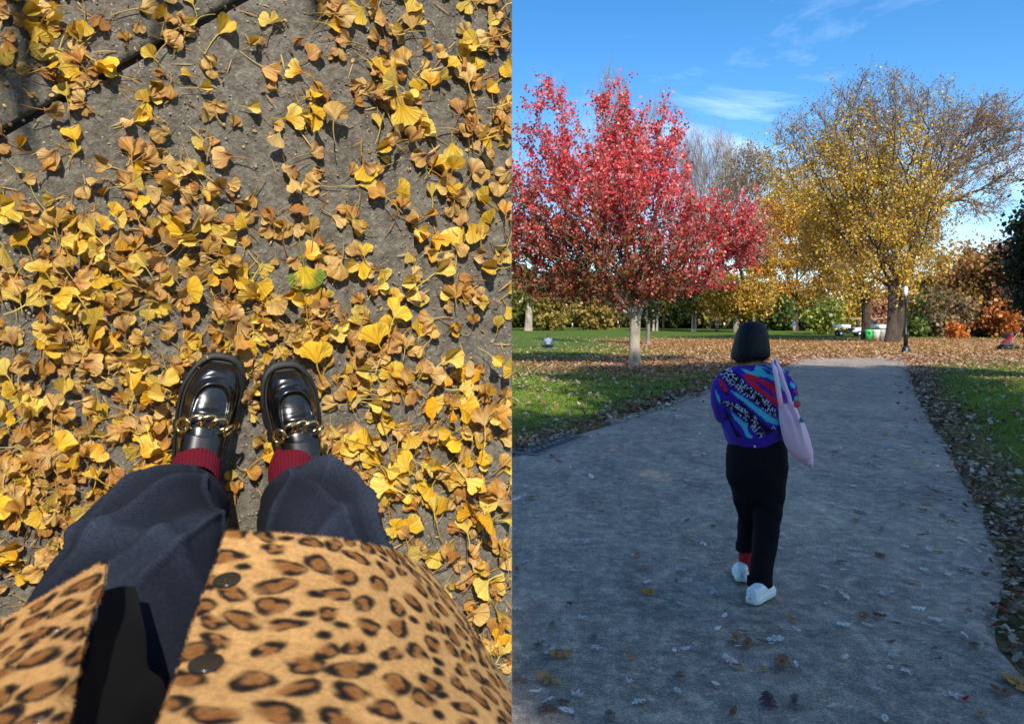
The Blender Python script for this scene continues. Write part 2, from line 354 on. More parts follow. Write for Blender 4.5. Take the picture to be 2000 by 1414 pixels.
def leaf_matrix(px, py, size_px, h, tilt=.35, rot=None):
    p = ah(px, py, 0); sc = size_px*p.y/F
    a = rng.uniform(0, 2*math.pi) if rot is None else rot; tl = abs(rng.normal(0, tilt)); ta = rng.uniform(0, 2*math.pi)
    Rm = Matrix((T, UP, NRM)).transposed(); Rl = Matrix.Rotation(tl, 3, Vector((math.cos(ta), math.sin(ta), 0))) @ Matrix.Rotation(a, 3, 'Z')
    return p, Rm @ Rl, sc, h
def place(pl, lib, lift=None):
    p, Rm, sc, h = pl; V, q, c, uvl = lib[2]; W = (V*sc) @ np.array(Rm).T
    mn = (W @ np.array(NRM)).min(); off = -mn+h
    return W+np.array(p+NRM*off), off
leaf_meshes = {}
GL = [('yellow fan-shaped ginkgo leaf on the leaf-strewn concrete pavement', 'yellow ginkgo leaves on the pavement'),
      ('tan dried ginkgo leaf curled up on the leaf-strewn concrete pavement', 'dried tan ginkgo leaves on the pavement')]
def leaf_thing(pl, i, label, group):
    W, off = place(pl, LIB[i]); p, Rm, sc, h = pl
    if W[:, 0].max() > -.001:
        V, q, c, uvl = LIB[i][2]; me = clip_x(mk('ginkgo_leaf', W, q, colors=c, uv=uvl, smooth=True), -.0005)
        if not len(me.polygons): return None
        o = link('ginkgo_leaf', me, None, M_GINK)
    else:
        if i not in leaf_meshes:
            V, q, c, uvl = LIB[i][2]; leaf_meshes[i] = mk('ginkgo_leaf', V, q, colors=c, uv=uvl, smooth=True); leaf_meshes[i].materials.append(M_GINK)
        o = bpy.data.objects.new('ginkgo_leaf', leaf_meshes[i]); col.objects.link(o)
        o.matrix_world = Matrix.LocRotScale(p+NRM*off, Rm.to_quaternion(), (sc,)*3)
    return tag(o, label, 'leaf', group)
def near_foot(px, py, m=0):
    for c0, dx in ((SHOE_L, 58+m), (SHOE_R, 56+m)):
        if abs(px-c0[0]) < dx and c0[1]-125-m < py < c0[1]+140: return True
    return 300 < px < 720 and py > 990
low = [s for s in spots]; TOPN = 286
LV, LQ, LC, LU, ln = [], [], [], [], 0
ytop = [k for k in range(len(LIB)) if not LIB[k][1]]; ttop = [k for k in range(len(LIB)) if LIB[k][1]]
ntop = 0
vis = [s for s in spots if 5 < s[0] < 1000 and 0 < s[1] < 1240 and not near_foot(s[0], s[1], 34) and not (s[1] > 950 and 180 < s[0] < 760) and not (s[1] > 1060 and s[0] < 880 and s[0] > 90)]
topset = set(id(s) for s in vis[:TOPN])
for s in spots:
    px, py, dv = s
    if id(s) in topset: continue
    tan_ = rng.random() < .72; i = int(rng.choice(ttop if tan_ else ytop))
    if near_foot(px, py, -12): continue
    sz = rng.uniform(38, 62) if rng.random() < .8 else rng.uniform(24, 44)
    W, off = place(leaf_matrix(px, py, sz, rng.uniform(0, .007), .3), LIB[i]); V, q, c, uvl = LIB[i][2]
    LV.append(W); LQ.append(q+ln); LC.append(np.clip(c*rng.uniform(.8, 1.08), 0, 1)); ln += len(W); LU.append(uvl)
# crumbs, stalks and leaf scraps between the leaves
for k in range(1500):
    px, py = rng.uniform(-60, 1000), rng.uniform(-60, 1250); dv = int(dens[min(max(int(py//100), 0), 13)][min(max(int(px//100), 0), 9)])
    if rng.random() > .25+dv/11 or near_foot(px, py, -10): continue
    p = ah(px, py); a = rng.uniform(0, 6.28); l = rng.uniform(8, 46)*p.y/F if k % 3 else rng.uniform(4, 10)*p.y/F; w = rng.uniform(.8, 1.5)*p.y/F if k % 3 else rng.uniform(1.5, 4)*p.y/F
    d = T*math.cos(a)+UP*math.sin(a); e = NRM.cross(d); z = NRM*rng.uniform(.001, .004); bz = NRM*rng.uniform(.001, .007)
    V = np.array([p-d*l/2+z-e*w/2, p+bz-e*w, p+d*l/2+z-e*w/3, p+d*l/2+z+e*w/3, p+bz+e*w+NRM*.001, p-d*l/2+z+e*w/2]); q = np.array([(0, 1, 4, 5), (1, 2, 3, 4)])
    cc = np.array(random.choice([C(196, 150, 84), C(160, 112, 60), C(214, 176, 110), C(122, 84, 48)])[:3])
    LV.append(V); LQ.append(q+ln); LC.append(np.tile(cc, (6, 1))); LU.append(np.tile([[k*.37, .2]], (6, 1))); ln += 6
me = clip_x(mk('leaf_litter', np.concatenate(LV), np.concatenate(LQ), colors=np.concatenate(LC), uv=np.concatenate(LU), smooth=True), -.0005)
tag(link('leaf_litter', me, None, M_GINK), 'dried ginkgo leaves and stalks matted under the top leaves', 'leaf litter', kind='stuff')
for s in vis[:TOPN]:
    px, py, dv = s; tan_ = rng.random() < .34; i = int(rng.choice(ttop if tan_ else ytop))
    zone = ('near the slab joint in the upper left corner' if px < 430 and py < 270 else 'in the upper right part of the pavement' if px >= 430 and py < 330 else 'beside the jeans leg at the lower left' if py > 880 and px < 420 else 'right of the right jeans leg' if py > 880 else 'left of the left shoe' if py > 680 and px < 420 else 'right of the right shoe' if py > 680 else 'in the left half above the shoes' if px < 500 else 'in the right half above the shoes')
    kd = 'dried tan ginkgo leaf' if LIB[i][1] else ('yellow ginkgo leaf lying open' if LIB[i][0] == 0 else 'folded yellow ginkgo leaf')
    leaf_thing(leaf_matrix(px, py, rng.uniform(42, 70), rng.uniform(.006, .014) if dv > 5 else .001, .45), i, kd+' '+zone, kd+' '+zone)
# leaves one can single out
LIB.append((0, False, leaf_mesh(0, 501, GRN)))
def special(px, py, size, i, rot, label, h=.022, tilt=.15): leaf_thing(leaf_matrix(px, py, size, h, tilt, rot), i, label, None)
special(592, 540, 80, len(LIB)-1, R(12+180), 'yellow ginkgo leaf with green edges lying above the right shoe')
special(612, 690, 76, 0, R(2), 'large pale yellow ginkgo leaf touching the toe of the right shoe')
special(781, 228, 78, 7, R(205), 'large flat yellow ginkgo leaf alone on bare concrete at upper right')
special(725, 655, 74, 0, R(20), 'deep yellow upright ginkgo leaf right of the shoes, largest there')
special(646, 230, 66, 4, R(-10), 'tan ginkgo leaf lying alone on bare concrete near the top')
special(537, 277, 52, 11, R(160), 'small yellow ginkgo leaf alone on bare concrete, upper middle')
special(921, 452, 68, 7, R(215), 'round yellow ginkgo leaf lying on bare concrete at the right edge', .004)
special(930, 810, 70, 18, R(5), 'broad amber ginkgo leaf lying right of the shoes near the edge')
# pebbles worn out of the concrete
pv, pt, pc, n = [], [], [], 0
ico = np.array([(1, 0, 0), (-1, 0, 0), (0, 1, 0), (0, -1, 0), (0, 0, 1), (0, 0, -1)], float); icf = np.array([(0, 2, 4), (2, 1, 4), (1, 3, 4), (3, 0, 4), (2, 0, 5), (1, 2, 5), (3, 1, 5), (0, 3, 5)])
for k in range(3200):
    p = loc(ah(rng.uniform(-60, 1000), rng.uniform(-60, 1414))); r_ = rng.uniform(.0008, .0024)*(1.7 if rng.random() < .05 else 1)
    V = ico*r_*rng.uniform(.7, 1.3, (1, 3)); V[:, 2] *= .6; V = V+np.array([p[0], p[1], .0015]); pv.append(wld(V)); pt.append(icf+n); n += 6
    g = rng.uniform(.6, 1.1); pc.append(np.tile(np.array(C(160, 150, 134)[:3])*g, (6, 1)))
me = clip_x(mk('pebbles', np.concatenate(pv), np.concatenate(pt), colors=np.clip(np.concatenate(pc), 0, 1), smooth=True), -.0005)
tag(link('pebbles', me, None, mat_attr('pebble', .85)), 'tiny pale pebbles worn out of the concrete pavement', 'pebbles', kind='stuff')
# ---- the wearer of the loafers: legs, jeans, socks, shoes and leopard coat, looked down on
wearer = tag(empty('person', ah(490, 870, 0)), 'person looked down on, in black loafers, dark jeans and leopard print coat', 'person')
M_LEATHER = mat_noise('black_leather', C(9, 8, 8), C(20, 19, 18), 9, .24, .12, .002, 0, 4, spec=.6)
M_LEATHER2 = mat_noise('black_leather_matt', C(14, 13, 12), C(26, 24, 22), 30, .34, .2, .001)
M_RUBBER = mat_noise('black_rubber', C(20, 19, 17), C(34, 32, 29), 80, .62, .2, .001)
M_GOLD = mat_noise('gold_metal', C(206, 174, 104), C(232, 206, 146), 60, .24, .05, .0005, 1.0)
M_THREAD = mat_noise('grey_thread', C(60, 58, 54), C(96, 92, 84), 300, .8, .2, .0005)
SHS = .85
def local_frame(o_px, rotdeg, h):
    # returns a function from shoe coordinates (x side, y toe, z up) to the world
    c, s = math.cos(R(rotdeg)), math.sin(R(rotdeg)); o = loc(o_px)
    def f(V):
        V = np.asarray(V, float)*[SHS*.92, SHS, SHS]; x = V[:, 0]*c+V[:, 1]*s; y = -V[:, 0]*s+V[:, 1]*c
        return wld(np.stack([o[0]+x, o[1]+y, V[:, 2]+h], -1))
    return f
def outline(k=1.0, n=60):
    cp = [(0, .138, 0), (.022, .134, 0), (.041, .115, 0), (.0515, .080, 0), (.051, .045, 0), (.045, 0, 0), (.039, -.04, 0), (.038, -.08, 0), (.035, -.113, 0), (.021, -.134, 0), (0, -.139, 0)]
    a = curve(cp, n)[:, :2]; b = a[1:-1][::-1]*[-1, 1]; return np.vstack([a, b])*k
def halfw(y):
    o = outline(1, 80)[:80]; return np.interp(y, o[::-1, 1], o[::-1, 0])
DYS = .024
def ztop(y): return np.interp(y-DYS*np.clip((.10-y)/.05, 0, 1), [-.14, -.03, -.01, .02, .05, .075, .10, .118, .128, .133], [.105, .101, .094, .083, .073, .069, .064, .056, .045, .036])
def arch(x, y, extra=0.0):
    # height of the upper over the sole
    w = np.maximum(halfw(y)*.945-.002, .004); k = np.clip(np.abs(x)/w, 0, 1); z = .031+(ztop(y)-.031)*(1-k**2.7)**(1/2.0)
    e = np.where(y > .045, ((np.abs(x)/.0325)**2.6+(np.abs(y-.045)/.050)**2.6)**(1/2.6)-1, np.abs(x)/.0325-1)*.031
    z = z+.0048*np.exp(-(e/.0026)**2)-.0042/(1+np.exp(np.clip(e/.0015, -30, 30)))-.0022*np.exp(-((e-.0075)/.0028)**2)
    return z+extra
def shoe(toe_px, rot, sgn, label):
    toe = ah(*toe_px, .028); c, s = math.cos(R(rot)), math.sin(R(rot)); tl = loc(toe); o = Vector(wld(np.array([[tl[0]-.138*SHS*s, tl[1]-.138*SHS*c, 0]]))[0])
    fr = local_frame(o, rot, .002); bend = lambda V: np.stack([V[:, 0]+sgn*.010*(np.clip((V[:, 1]+.02)/.15, -1, 1))**2, V[:, 1], V[:, 2]], -1)
    G = lambda V: fr(bend(np.asarray(V, float)))
    # upper
    y = np.concatenate([np.linspace(-.034+DYS, .11, 88), np.linspace(.112, .1315, 16)]); k = np.sin(np.linspace(-np.pi/2, np.pi/2, 75)); 
    Yg, Kg = np.meshgrid(y, k, indexing='ij'); w = np.maximum(halfw(Yg)*.945-.002, .004); X = Kg*w*.9995; Z = arch(X, Yg)
    Z = Z+.0013*(np.exp(-((Yg-.046-.05*X+.9*X*X)/.003)**2)-.8*np.exp(-((Yg-.053-.05*X+.7*X*X)/.004)**2)+.5*np.exp(-((Yg-.066+.06*X)/.004)**2))*np.clip(1.2-np.abs(X)/.03, 0, 1)          # creases over the toes
    X = X*(1+.0*Z); mbm = MB(); mbm.add(G(np.stack([X, Yg, Z], -1).reshape(-1, 3)), grid_faces(len(y), len(k)))
    # heel counter and collar
    oy = np.linspace(-.134, -.03+DYS, 30); side = []
    path = [(halfw(v)*.9, v) for v in oy[::-1]]+[(-halfw(v)*.9, v) for v in oy]; path = np.array(path); rows = []
    for f, zz in ((1, .028), (1.03, .05), (.97, .075), (.86, .088), (.80, .086), (.82, .06)):
        rows.append(np.stack([path[:, 0]*f, path[:, 1]*(.985 if f < 1 else 1), np.full(len(path), zz)], -1))
    rows = np.array(rows); mbm.add(G(rows.reshape(-1, 3)), grid_faces(len(rows), len(path)))
    up = mbm.build('loafer', M_LEATHER, None, True); up['label'] = label; adopt(up, wearer)
    # lugged sole
    o = outline(1.0, 150); d = np.arange(len(o)); lug = np.where((d//5) % 2 == 0, 1.06, 1.125)[:, None]; rows = []
    rows.append(np.c_[o*lug*.985, np.full(len(o), .0)]); rows.append(np.c_[o*lug, np.full(len(o), .004)]); rows.append(np.c_[o*lug, np.full(len(o), .019)]); rows.append(np.c_[o*1.085, np.full(len(o), .0205)]); rows.append(np.c_[o*1.085, np.full(len(o), .029)]); rows.append(np.c_[o*1.06, np.full(len(o), .031)])
    rows.append(np.c_[o*.9, np.full(len(o), .0312)]); rows.append(np.c_[o*.02, np.full(len(o), .031)])
    rows = np.array(rows); ms = MB(); ms.add(G(rows.reshape(-1, 3)), grid_faces(len(rows), len(o), True)); so_ = ms.build('sole', M_RUBBER, up)
    # welt stitching: a braid of short leather turns round the upper
    mw = MB(); ow = outline(1.01, 110); n = len(ow)
    for j in range(n):
        p, q = ow[j], ow[(j+1) % n]; m = (p+q)/2; t = q-p; nn = np.array((t[1], -t[0])); nn /= np.linalg.norm(nn)+1e-9
        a = np.r_[m-t*.4+nn*.0016, .0322]; b = np.r_[m+t*.4-nn*.0016, .0330]; cpt = np.r_[m, .0346]
        mw.tube(G(np.array([a, cpt, b])), .0011, 5)
    mw.build('welt_stitching', M_LEATHER2, up, True)
    # saddle strap
    xs = np.linspace(-1, 1, 49); ys = np.linspace(-1, 1, 9); A, B = np.meshgrid(xs, ys, indexing='ij')
    yc = -.010+DYS-.012*A**2; Yb = yc+B*.0125; Xb = A*(halfw(Yb)*.93); Zb = np.maximum(arch(Xb*.93, Yb), .034)+.0042-.0026*B**6; Zb = np.where(np.abs(A) > .93, Zb-.004, Zb)
    mst = MB(); mst.add(G(np.stack([Xb*1.02, Yb, Zb], -1).reshape(-1, 3)), grid_faces(49, 9)); st = mst.build('strap', M_LEATHER, up, True)
    # tongue tab with a stitched border
    A, B = np.meshgrid(np.linspace(-1, 1, 33), np.linspace(0, 1, 17), indexing='ij'); yt = -.016+DYS-.034*B; xt = A*(.0335-.002*B)*(1-.10*np.clip(B-.85, 0, 1)/.15*np.abs(A)**4)
    zt = arch(xt*.8, np.full_like(yt, -.018+DYS))+.0052+.010*B-.0022*np.abs(A)**5; mt_ = MB(); mt_.add(G(np.stack([xt, yt-.003*(1-A**2), zt], -1).reshape(-1, 3)), grid_faces(33, 17))
    A2 = np.linspace(-1, 1, 33); low_ = np.stack([A2*.0315, -.016+DYS-.034-.003*(1-A2**2), arch(A2*.027, np.full(33, -.018+DYS))+.0152-.0022*np.abs(A2)**5], -1); lo2 = low_-[0, 0, .006]
    mt_.add(G(np.vstack([low_, lo2])), grid_faces(2, 33)); tg = mt_.build('tongue', M_LEATHER2, up, True)
    mth = MB()
    for a in np.linspace(-.86, .86, 24):
        p = np.array([[a*.0295-.0007, -.0455+DYS-.003*(1-a*a), 0], [a*.0295+.0007, -.0455+DYS-.003*(1-a*a), 0]]); z = arch(np.array([a*.025]), np.array([-.018+DYS]))[0]+.0143-.0022*abs(a)**5
        p[:, 2] = z; mth.tube(G(p), .0005, 5)
    mth.build('stitching', M_THREAD, tg)
    # curb chain
    ts = np.linspace(-.84, .84, 5); axis = lambda a: np.array([a*.0475, .008+DYS-.017*a*a*1.0, 0])
    for j, a in enumerate(ts):
        c0 = axis(a); y_ = c0[1]; z0 = max(float(arch(np.array([c0[0]*.86]), np.array([y_]))[0]), .040)+.0078
        e = 1e-2; p1, p2 = axis(a-.1), axis(a+.1); zz = lambda p: max(float(arch(np.array([p[0]*.86]), np.array([p[1]]))[0]), .040)
        t = np.array([p2[0]-p1[0], p2[1]-p1[1], zz(p2)-zz(p1)]); t /= np.linalg.norm(t); up_ = np.array([-t[2], 0, t[0]]) if abs(t[0]) > .2 else np.array([0, 0, 1.]); up_ /= np.linalg.norm(up_); sd_ = np.cross(up_, t)
        th = np.linspace(0, 2*np.pi, 29)[:-1]; tilt = .5; ea = t*math.cos(.35)+sd_*math.sin(.35); eb0 = -t*math.sin(.35)+sd_*math.cos(.35); eb = eb0*math.cos(tilt)+up_*math.sin(tilt)
        ring = np.array([c0[0], c0[1], z0])+np.cos(th)[:, None]*ea*.0155+np.sin(th)[:, None]*eb*.0115
        V = []; 
        for q in range(28):
            tt = ring[(q+1) % 28]-ring[q-1]; tt /= np.linalg.norm(tt); rd = ring[q]-ring.mean(0); rd -= tt*rd.dot(tt); rd /= np.linalg.norm(rd); bn = np.cross(tt, rd)
            for g in np.linspace(0, 2*np.pi, 10)[:-1]: V.append(ring[q]+.0029*(math.cos(g)*rd*.8+math.sin(g)*bn))
        V = np.array(V); q_ = grid_faces(28, 9, True); last = np.array([[27*9+b, 27*9+(b+1) % 9, (b+1) % 9, b] for b in range(9)]); mc = MB(); mc.add(G(V), np.vstack([q_, last])); mc.build('chain_link', M_GOLD, up, True)
    return fr
fl = shoe((424, 700), 11, 1, 'black loafer with gold chain on the left foot'); frr = shoe((566, 716), -5, -1, 'black loafer with gold chain on the right foot')

# ---- bare legs (hidden under the clothes), one continuous body
def ring(px, py, h, rx, ry, tilt=0.0):
    c = loc(ah(px, py, h)); s = ah(px, py, h).y/F; return c, np.array((rx*s, 0, 0)), np.array((0, ry*s*math.cos(tilt), ry*s*math.sin(tilt)))
LLEG = [(374, 990, .110, 49, 62), (366, 1000, .155, 62, 72), (345, 1016, .235, 90, 96), (303, 1056, .34, 122, 120), (278, 1136, .43, 150, 130), (244, 1264, .505, 196, 160), (205, 1430, .57, 250, 215), (185, 1660, .615, 330, 320), (170, 1950, .65, 420, 430)]
RLEG = [(574, 992, .110, 48, 60), (578, 1000, .155, 60, 67), (592, 1012, .235, 86, 88), (622, 1052, .34, 114, 108), (634, 1130, .43, 122, 112), (655, 1260, .505, 150, 140), (700, 1430, .57, 200, 190), (780, 1660, .615, 300, 300), (820, 1950, .65, 400, 420)]
mb = MB()
for LG, ank in ((LLEG, (383, 945)), (RLEG, (572, 945))):
    rs = [ring(ank[0], ank[1]-60, .05, 30, 46), ring(ank[0], ank[1], .09, 30, 36)]+[ring(p, q+4, h, rx*.62, ry*.62) for p, q, h, rx, ry in LG[1:]]
    mb.loft(rs, 20)
hp = [loc(ah(205, 1430, .56)), loc(ah(735, 1430, .56))]; hc = (hp[0]+hp[1])/2
mb.loft([(hc+[0, .0, -.04], (.13, 0, 0), (0, .07, 0)), (hc+[0, -.09, .03], (.15, 0, 0), (0, .09, 0)), (hc+[0, -.16, .10], (.13, 0, 0), (0, .08, 0))], 20)
V = [wld(v) for v in mb.V]; mb.V = V
body = remesh(mb, 'body', .012, 8); adopt(link('body', body, None, mat_noise('skin', C(196, 150, 122), C(210, 164, 136), 30, .5, .05)), wearer)

# ---- socks
M_SOCK = mat_attr('sock_knit', .9, .15, 300, .3, .4, .0006, 0)
def sock(ank, fr_rot):
    px, py = ank; n, seg = 60, 150; rows = []; cl = []
    ctrl = [(px+4*fr_rot, py-50, .040, 32, 30), (px+2*fr_rot, py-28, .062, 43, 38), (px+fr_rot, py-14, .085, 45, 46), (px, py+4, .115, 44, 48), (px-1, py+24, .15, 43, 50)]
    cp = np.array([np.r_[ring(*c)[0], ring(*c)[1][0], ring(*c)[2][1]] for c in ctrl]); cv = catmull(np.stack([cp[:, :3], np.c_[cp[:, 3:], cp[:, 3]]], 1), n, 2)
    a = np.linspace(0, 2*np.pi, seg, endpoint=False); rib = 1+.016*np.sin(a*37)
    for k in range(n):
        c, (rx, ry, _) = cv[k, 0], cv[k, 1]; wob = 1; rows.append(np.stack([c[0]+np.cos(a)*rx*rib*wob, c[1]+np.sin(a)*ry*rib*wob, np.full(seg, c[2])+.01*np.sin(a)], -1))
        cl.append(np.array(C(100, 16, 34)[:3])*(.75+.4*(np.sin(a*37)[:, None]*.5+.5)))
    me = mk('sock', wld(np.concatenate(rows)), grid_faces(n, seg, True), colors=np.concatenate(cl), smooth=True); adopt(link('sock', me, None, M_SOCK), wearer)
sock((382, 934), 1); sock((572, 938), -1)

# ---- jeans
def mat_denim(name, c1, c2, c3):
    m, nt, b = newmat(name); at_ = N(nt, 'ShaderNodeAttribute', attribute_name='col'); uv = N(nt, 'ShaderNodeUVMap'); tcn = N(nt, 'ShaderNodeTexCoord')
    w = N(nt, 'ShaderNodeTexWave'); w.inputs['Scale'].default_value = 95; w.inputs['Distortion'].default_value = 3; w.inputs['Detail'].default_value = 3; w.inputs['Detail Scale'].default_value = 6
    mpn = N(nt, 'ShaderNodeMapping'); mpn.inputs['Rotation'].default_value = (0, 0, .9); nt.links.new(uv.outputs[0], mpn.inputs[0]); nt.links.new(mpn.outputs[0], w.inputs['Vector'])
    f = noise(nt, tcn.outputs['Object'], 280, 5, .8); g = noise(nt, tcn.outputs['Object'], 11, 5, .7)
    c = mixc(nt, g.outputs['Fac'], c1, c2); c = mixc(nt, at_.outputs['Fac'], c, c3)
    c = mixc(nt, .6, c, ramp(nt, f.outputs['Fac'], [(.32, (.1, .1, .12)), (.68, (1.9, 1.88, 1.8))]).outputs[0], 'MULTIPLY')
    c = mixc(nt, .35, c, ramp(nt, w.outputs['Fac'], [(.2, (.55, .55, .6)), (.8, (1.35, 1.35, 1.3))]).outputs[0], 'MULTIPLY')
    nt.links.new(c, b.inputs['Base Color']); b.inputs['Roughness'].default_value = .88; b.inputs['Specular IOR Level'].default_value = .2; b.inputs['Sheen Weight'].default_value = 0
    bump(nt, b, f.outputs['Fac'], .35, .0012); return m
M_DENIM = mat_denim('dark_denim', C(12, 15, 23), C(19, 24, 35), C(46, 52, 66))
M_STITCH = mat_noise('denim_thread', C(120, 104, 84), C(160, 146, 120), 200, .8, .1, .0004)
jeans = MB(); jv, jq, jc, ju, n0 = [], [], [], [], 0; leg_surf = []
for li, LG in enumerate((LLEG, RLEG)):
    cp = np.array([np.r_[ring(*c)[0], ring(*c)[1][0], ring(*c)[2][1], 0] for c in LG]); cv = catmull(np.stack([cp[:, :3], cp[:, 3:]], 1), 170, 2)
    seg = 190; a = np.linspace(0, 2*np.pi, seg, endpoint=False); rows = []; fade = []; uvs = []
    for k in range(170):
        c, (rx, ry, _) = cv[k, 0], cv[k, 1]; s = k/169
        rows.append(np.stack([c[0]+np.cos(a)*rx, c[1]+np.sin(a)*ry, np.full(seg, c[2])-.012*np.sin(a)*s], -1)); uvs.append(np.stack([a*.1, np.full(seg, s*.8)], -1))
    P = np.array(rows); Ct = cv[:, 0][:, None, :]; nrm = P-Ct; nrm[..., 2] = 0; nrm /= np.linalg.norm(nrm, axis=-1, keepdims=True)
    A, S = np.meshgrid(a, np.linspace(0, 1, 170)); A = A.reshape(170, seg); S = S.reshape(170, seg); up_a = np.angle(np.exp(1j*(A-np.pi/2)))   # 0 = front of the leg
    disp = np.zeros_like(A); fd = np.zeros_like(A)
    for (s0, a0, slope, wd, amp, al) in ([(.34, .1, .10, .022, .010, 1.1), (.43, -.2, .16, .025, .011, 1.2), (.52, .4, -.12, .028, .010, 1.0), (.62, -.1, .18, .03, .012, 1.3), (.74, .2, .2, .035, .012, 1.3), (.22, .2, .10, .018, .006, .9), (.13, -.4, .12, .016, .005, .8), (.29, .7, .2, .010, .006, .6), (.38, -.8, -.2, .010, .006, .6), (.48, .8, .25, .011, .007, .6), (.57, -.6, .3, .011, .006, .7), (.17, .5, -.2, .009, .004, .6)] if li == 0 else
                                          [(.30, .1, -.10, .022, .009, 1.1), (.40, -.5, -.22, .02, .012, .9), (.47, -.7, -.3, .024, .012, .8), (.56, .2, .1, .03, .010, 1.3), (.18, .2, -.12, .017, .006, .9), (.70, .0, .1, .03, .01, 1.2), (.25, -.6, .25, .010, .006, .6), (.35, .6, .2, .010, .006, .6), (.44, -.1, -.35, .010, .006, .7), (.52, -.9, -.4, .011, .007, .6)]):
        ridge = np.exp(-((S-s0-slope*(up_a-a0)-.02*np.sin(up_a*3))/wd)**2)*np.exp(-((up_a-a0)/al)**2); disp += amp*ridge; fd += ridge*.5
    disp += .004*vnoise(P, 14, 5+li, 2)*np.minimum(S*4, 1)+.006*vnoise(P*[1, 1, .5], 6, 9, 2)*np.minimum(S*3, 1)
    fd = np.clip(fd*.75+.22*np.exp(-((S-.5)/.25)**2)*np.exp(-(up_a/.8)**2)+.1*vnoise(P, 20, 8, 2), 0, 1)
    P = P+nrm*disp[..., None]; hem = (S < .012); P[hem] += nrm[hem]*.002
    inner = P[0]-nrm[0]*.004; up1 = inner+np.array([0, 0, .03]); Pall = np.concatenate([up1[None], inner[None], P]); fdall = np.concatenate([fd[:1]*0, fd[:1]*0, fd]); uvall = np.array([uvs[0], uvs[0]]+uvs)
    jv.append(wld(Pall.reshape(-1, 3))); jq.append(grid_faces(172, seg, True)+n0); jc.append(np.repeat(fdall.reshape(-1, 1), 3, 1)); ju.append(uvall.reshape(-1, 2)); n0 += 172*seg; leg_surf.append((P, nrm, a))
me = mk('jeans', np.concatenate(jv), np.concatenate(jq), colors=np.concatenate(jc), uv=np.concatenate(ju), smooth=True); jeans = adopt(link('jeans', me, None, M_DENIM), wearer)
ms = MB()
for P, nrm, a in leg_surf:
    k = 7
    for j in range(0, len(a), 2):
        p = P[k, j]+nrm[k, j]*.0008; q = P[k, (j+1) % len(a)]+nrm[k, (j+1) % len(a)]*.0008; ms.tube(wld(np.array([p, q])), .0006, 4)
P, nrm, a = leg_surf[0]; j0 = int((R(352) % (2*np.pi))/(2*np.pi)*len(a))
for k in range(8, 110): 
    j = (j0+int(k*.05)) % len(a); p = P[k, j]+nrm[k, j]*.001; q = P[k+1, j]+nrm[k+1, j]*.001; ms.tube(wld(np.array([p, p+(q-p)*.65])), .0007, 4)
ms.build('stitching', M_STITCH, jeans)

# ---- leopard print coat
def mat_coat():
    m, nt, b = newmat('leopard_wool'); at_ = N(nt, 'ShaderNodeAttribute', attribute_name='col'); tcn = N(nt, 'ShaderNodeTexCoord')
    f = noise(nt, tcn.outputs['Object'], 260, 5, .75); g = noise(nt, tcn.outputs['Object'], 55, 4, .65)
    c = mixc(nt, .8, at_.outputs['Color'], ramp(nt, f.outputs['Fac'], [(.28, (.5, .48, .46)), (.72, (1.35, 1.34, 1.32))]).outputs[0], 'MULTIPLY')
    c = mixc(nt, .6, c, ramp(nt, g.outputs['Fac'], [(.3, (.75, .73, .7)), (.7, (1.2, 1.2, 1.2))]).outputs[0], 'MULTIPLY')
    nt.links.new(c, b.inputs['Base Color']); b.inputs['Roughness'].default_value = .95; b.inputs['Specular IOR Level'].default_value = .1; b.inputs['Sheen Weight'].default_value = 0
    b1 = bump(nt, b, g.outputs['Fac'], .35, .004); bump(nt, b, f.outputs['Fac'], .5, .002, b1); return m
M_COAT = mat_coat(); M_COAT_SHADE = mat_noise('black_coat_shade', C(4, 4, 5), C(9, 9, 10), 20, .8, .1, spec=.2)  # the black one paints the shade inside the coat opening
TANC, BRN, BLK = np.array(C(194, 148, 92)[:3]), np.array(C(138, 90, 48)[:3]), np.array(C(30, 26, 25)[:3])
